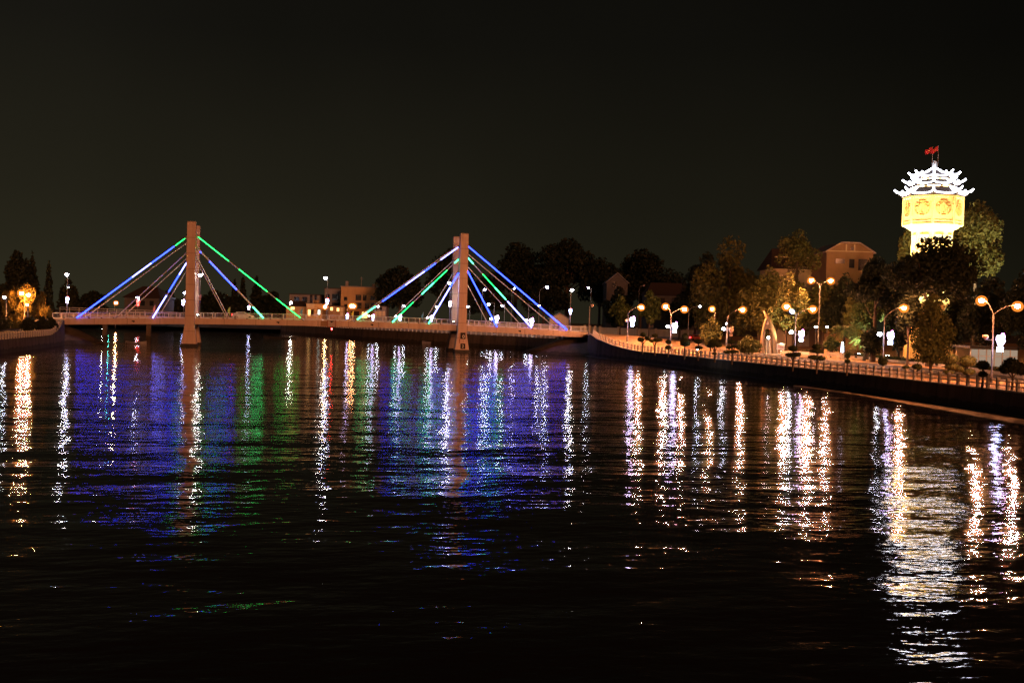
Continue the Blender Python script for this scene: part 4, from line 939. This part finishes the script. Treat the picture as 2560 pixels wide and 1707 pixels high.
def flag(label, px, ytip, fx, zoff):
    p0 = TC + R0 * ((px - 2331) * kz) ; t = thing('flagpole', label, 'flag', (p0.x, p0.y, tz(428)), 'red flags on the water tower')
    b = MB(); b.tube([p0 + ZU * tz(428), p0 + ZU * tz(ytip)], .045, 6); b.build('pole', steel, t)
    L, hgt = 20 * kz, 11 * kz; n = 8; vs, vs2 = [], []
    def P(u, v):
        return p0 + ZU * (tz(ytip + 2) - v * hgt - u * hgt * .75 + .12 * math.sin(u * 7)) - R0 * u * L * .95 + F0 * (.35 * math.sin(u * 6) * u)
    b = MB(); rings = []
    for i in range(n + 1):
        u = i / n; rings.append([P(u, 0) - F0 * .02, P(u, 1) - F0 * .02, P(u, 1) + F0 * .02, P(u, 0) + F0 * .02])
    b.loft(rings); fo = b.build('flag_cloth', redcl, t)
    c = P(.45, .5) - F0 * .14; st = []
    ux = (P(.6, .5) - P(.3, .5)).normalized(); uz = (P(.45, .2) - P(.45, .8)).normalized()
    for i in range(10):
        r_ = hgt * (.28 if i % 2 == 0 else .115); a = math.pi / 2 + i * math.pi / 5; st.append(c + ux * r_ * math.cos(a) + uz * r_ * math.sin(a))
    b = MB(); b.prism(st, F0 * .03); b.build('star', yelcl, fo)
flag('red flag with a yellow star on the right hand pole of the tower top', 2339, 366, 0, 0)
flag('red flag with a yellow star on the left hand pole of the tower top', 2325, 368, 0, 0)
# floodlights round the tower foot and on the bridge
def flood(name, label, p, target, power, angle, col, size=.25, group=None):
    p = Vector(p); t = thing(name, label, 'floodlight', p, group); d = (Vector(target) - p).normalized()
    ax = d.cross(ZU).normalized(); az = ax.cross(d)
    b = MB(); b.box(p + ZU * .12, (.3, .3, .24)); b.tube([p + ZU * .2, p + ZU * .45], .05, 6); b.build('stand', dark, t)
    b = MB(); b.box(p + ZU * .55, (.5, .3, .36), ax, d, az); b.build('housing', dark, t)
    b = MB(); b.box(p + ZU * .55 + d * .17, (.42, .03, .28), ax, d, az); b.build('lens', floodw, t)
    ld = bpy.data.lights.new('flood_beam', 'SPOT'); ld.energy = power; ld.spot_size = math.radians(angle); ld.spot_blend = .6; ld.color = col; ld.shadow_soft_size = size
    o = bpy.data.objects.new('flood_beam', ld); COL.objects.link(o); o.parent = t; o.location = ZU * .55 + d * .3; o.rotation_euler = d.to_track_quat('-Z', 'Y').to_euler()
for i, nm in enumerate(('towards the river', 'on the river side left', 'on the left', 'behind on the left', 'behind', 'behind on the right', 'on the right', 'on the river side right')):
    a = face + i * math.pi / 4 + .2; p = TC + Vector((math.cos(a), math.sin(a), 0)) * 11.5 + ZU * 2.0
    flood('floodlight', 'floodlight at the foot of the water tower ' + nm, p, TC + ZU * 24 + Vector((math.cos(a), math.sin(a), 0)) * 4, 160000, 50, (1, .86, .58), .25, 'floodlights round the tower foot')
for i, x in enumerate(PX):
    p = Vector((x + (1.0 if i == 0 else -.8), YF - 3.4, zdeck(x) - .05))
    flood('floodlight', 'floodlight on the deck at the foot of the %s pylon' % ('left', 'right')[i], p, (x, YF - .3, 13), 900, 50, (1, .93, .85), .1, 'floodlights on the bridge deck')
q = at(2452, 880, 188)
flood('floodlight', 'added floodlight brightening the green tree right of the water tower', (q.x, q.y, 2.0), at(2440, 620, 203), 70000, 60, (1, .93, .6))  # extra spot added to brighten this tree beyond the tower's own floods
q = at(1955, 880, 194)
flood('floodlight', 'floodlight under the yellow lit tree', (q.x, q.y, 2.0), at(1968, 740, 200), 9000, 60, (1, .85, .45))
q = at(2140, 880, 176)
flood('floodlight', 'floodlight in the garden under the green lit tree', (q.x, q.y, 2.4), at(2165, 780, 184), 14000, 70, (.9, 1, .7))

# ------------------------------------------------------------------ small things on and behind the bridge
def fflag(label, px, y0, y1, m, w_=.8):
    p = atY(px, y1, YF - 1.0); z0 = zdeck(p.x) - .06; top = atY(px, y0, YF - 1.0).z
    t = thing('feather_flag', label, 'flag', (p.x, p.y, z0), 'small flags along the bridge')
    b = MB(); b.tube([(p.x, p.y, z0), (p.x, p.y, top)], .03, 6); b.build('pole', polec, t)
    h = top - z0; b = MB(); b.prism([(p.x, p.y, top), (p.x - w_ * .5, p.y, top - h * .25), (p.x - w_ * .6, p.y, top - h * .42), (p.x - .05, p.y, top - h * .72), (p.x, p.y, top - h * .72)], (0, .03, 0)); b.build('flag', m, t)
fflag('pink red feather flag left of the inner stays of the left pylon', 388, 761, 782, pinkcl)
fflag('pale blue feather flag beside the pink red one', 398, 764, 783, cyancl, .6)
fflag('yellow green feather flag right of the left pylon', 575, 766, 785, surf('lime_cloth', (.4, .6, .12), None, .8, 2.0))
fflag('pink feather flag in front of the awning shop', 749, 771, 790, pinkcl, .5)
fflag('grey blue feather flag in front of the awning shop', 756, 769, 790, cyancl)
fflag('yellow feather flag below the orange bank lamp', 884, 775, 793, yelcl)
fflag('pale cyan feather flag left of the right pylon', 1058, 780, 802, cyancl, .6)
# cars
def car(label, loc, ax, paint):
    O = Vector(loc); ax = Vector(ax).normalized(); ay = ZU.cross(ax); t = thing('car', label, 'car', O)
    L = lambda x, y, z: O + ax * x + ay * y + ZU * z
    b = MB(); b.loft([[L(x, -w_, z0), L(x, w_, z0), L(x, w_, z1), L(x, -w_, z1)] for x, z0, z1, w_ in [(-2.1, .35, .75, .8), (-2.0, .3, .95, .85), (-1.0, .28, 1.0, .88), (1.2, .28, .95, .88), (2.0, .3, .8, .82), (2.1, .4, .65, .75)]]); b.build('body', paint, t)
    b = MB(); b.loft([[L(x, -.8, z0), L(x, .8, z0), L(x, w_, z1), L(x, -w_, z1)] for x, z0, z1, w_ in [(-1.9, .96, .97, .8), (-1.2, .96, 1.42, .7), (.2, .96, 1.48, .7), (1.2, .93, .97, .8)]]); b.build('cabin', paint, t)
    for s in (-1, 1): b = MB(); b.prism([L(-1.1, s * .775, 1.03), L(.75, s * .775, 1.03), L(.15, s * .74, 1.36), L(-.95, s * .74, 1.36)], ay * .06); b.build('side_window', glass, t)
    for x in (-1.35, 1.3):
        for s in (-1, 1): b = MB(); b.tube([L(x, s * .72, .32), L(x, s * .9, .32)], .32, 12); b.build('wheel', rubber, t)
    for s in (-1, 1): b = MB(); b.box(L(-2.09, s * .62, .8), (.08, .3, .16), ax, ay); b.build('tail_light', MATS.get('tail_light_red') or emit('tail_light_red', (1, .02, .02), 60), t)
q = atY(608, 786, YN + 3.2)
car('white car with red tail lights crossing the bridge', (q.x, q.y, zdeck(q.x) - .06), (1, 0, 0), carp)
q = at(1740, 838, 268)
car('reddish car parked in front of the yellow wall', (q.x, q.y, gz(q.x, q.y) + .01), R0 * .9 + F0 * .4, surf('red_car_paint', (.45, .08, .04), None, .3, 1.0, spec=.6))
# approach railing on the left, jetty, boats, teal light
A = [at(150, 768, 246), at(260, 772, 252), at(370, 776, 258), at(470, 783, 262)]
t = thing('approach_railing', 'white railing of the approach road rising behind the left half of the bridge', 'railing', A[0])
for dz in (0, -.45):
    b = MB(); b.tube([p + ZU * dz for p in A], .06, 6); b.build('rail', railw, t)
for i in range(15):
    f = i / 14 * 2.999; p = A[int(f)].lerp(A[int(f) + 1], f - int(f)); b = MB(); b.box(p - ZU * .6, (.12, .12, 1.2)); b.build('post', railw, t)
b = MB(); b.loft([[p - ZU * 1.2 + Vector((0, -.3, 0)), p - ZU * 1.9 + Vector((0, -.3, 0)), p - ZU * 1.9 + Vector((0, 5, 0)), p - ZU * 1.2 + Vector((0, 5, 0))] for p in A]); b.build('road_slab', beamc, t)
for p in A: b = MB(); b.box((p.x, p.y + 2.4, (p.z - 1.9) / 2 - .5), (1.0, 1.6, p.z - 1.9 + 1)); b.build('pier', wallc, t)
j0, j1 = onz(232, 856, .3), onz(345, 860, .3)
t = thing('jetty', 'low dark jetty in the water under the left half of the bridge', 'jetty', ((j0.x + j1.x) / 2, (j0.y + j1.y) / 2, .3))
b = MB(); d = (j1 - j0).normalized(); b.box((j0 + j1) / 2, ((j1 - j0).length, 1.4, .14), d, ZU.cross(d)); b.build('deck', bark, t)
for i in range(5):
    p = j0.lerp(j1, i / 4); b = MB(); b.tube([(p.x, p.y, -1.5), (p.x, p.y, .55)], .1, 6); b.build('pile', bark, t)
def boat(label, px, py, L, m, cab=True):
    p = onz(px, py, 0); t = thing('moored_boat', label, 'boat', (p.x, p.y, 0), 'small moored boats'); O = Vector((p.x, p.y, 0)); rings = []
    for u in (-1, -.9, -.5, 0, .5, .85, 1):
        w_ = .75 * (1 - abs(u) ** 3) + .05; s = .25 * abs(u) ** 2
        rings.append([O + R0 * u * L / 2 + F0 * a * w_ + ZU * z for a, z in ((-.5, -.25), (.5, -.25), (1, .42 + s), (-1, .42 + s))])
    b = MB(); b.loft(rings); b.build('hull', m, t)
    b = MB()
    for u in (-.4, .1, .5): b.box(O + R0 * u * L / 2 + ZU * .44, (.28, 1.2, .06), R0, F0)
    b.build('thwarts', bark, t)
boat('small grey boat moored at the end of the dark jetty', 340, 860, 4.2, greyp)
boat('pale low boat moored left of the right pylon foot', 1088, 859, 7.0, greyp)
boat('dark low boat under the bridge between the pylons', 700, 846, 9.0, dark)
for lb, px, py, zc_, m, r_ in (('teal lamp on the far left bank behind the deck', 266, 800, 395, teal, .8), ('white lamp beside the teal lamp on the far left bank', 258, 801, 392, coolw, .35), ('yellow lamp low on the bank beyond the jetty', 289, 803, 330, sodium_far, .25)):
    q = at(px, py, zc_); t = thing('bank_lamp', lb, 'lamp', (q.x, q.y, 2.0))
    b = MB(); b.tube([(q.x, q.y, 1.0), (q.x, q.y, q.z)], .07, 6); b.build('pole', polec, t)
    b = MB(); b.ball(q, r_, 8, 6); b.build('globe', m, t)
q = at(1054, 838, 300); t = thing('bank_lamp', 'tiny green lamp on the quay left of the right pylon', 'lamp', (q.x, q.y, .2))
b = MB(); b.tube([(q.x, q.y, -.5), (q.x, q.y, q.z)], .06, 6); b.build('pole', polec, t)
b = MB(); b.ball(q, .14, 8, 6); b.build('globe', emit('green_lamp', (.02, 1, .2), 25), t)
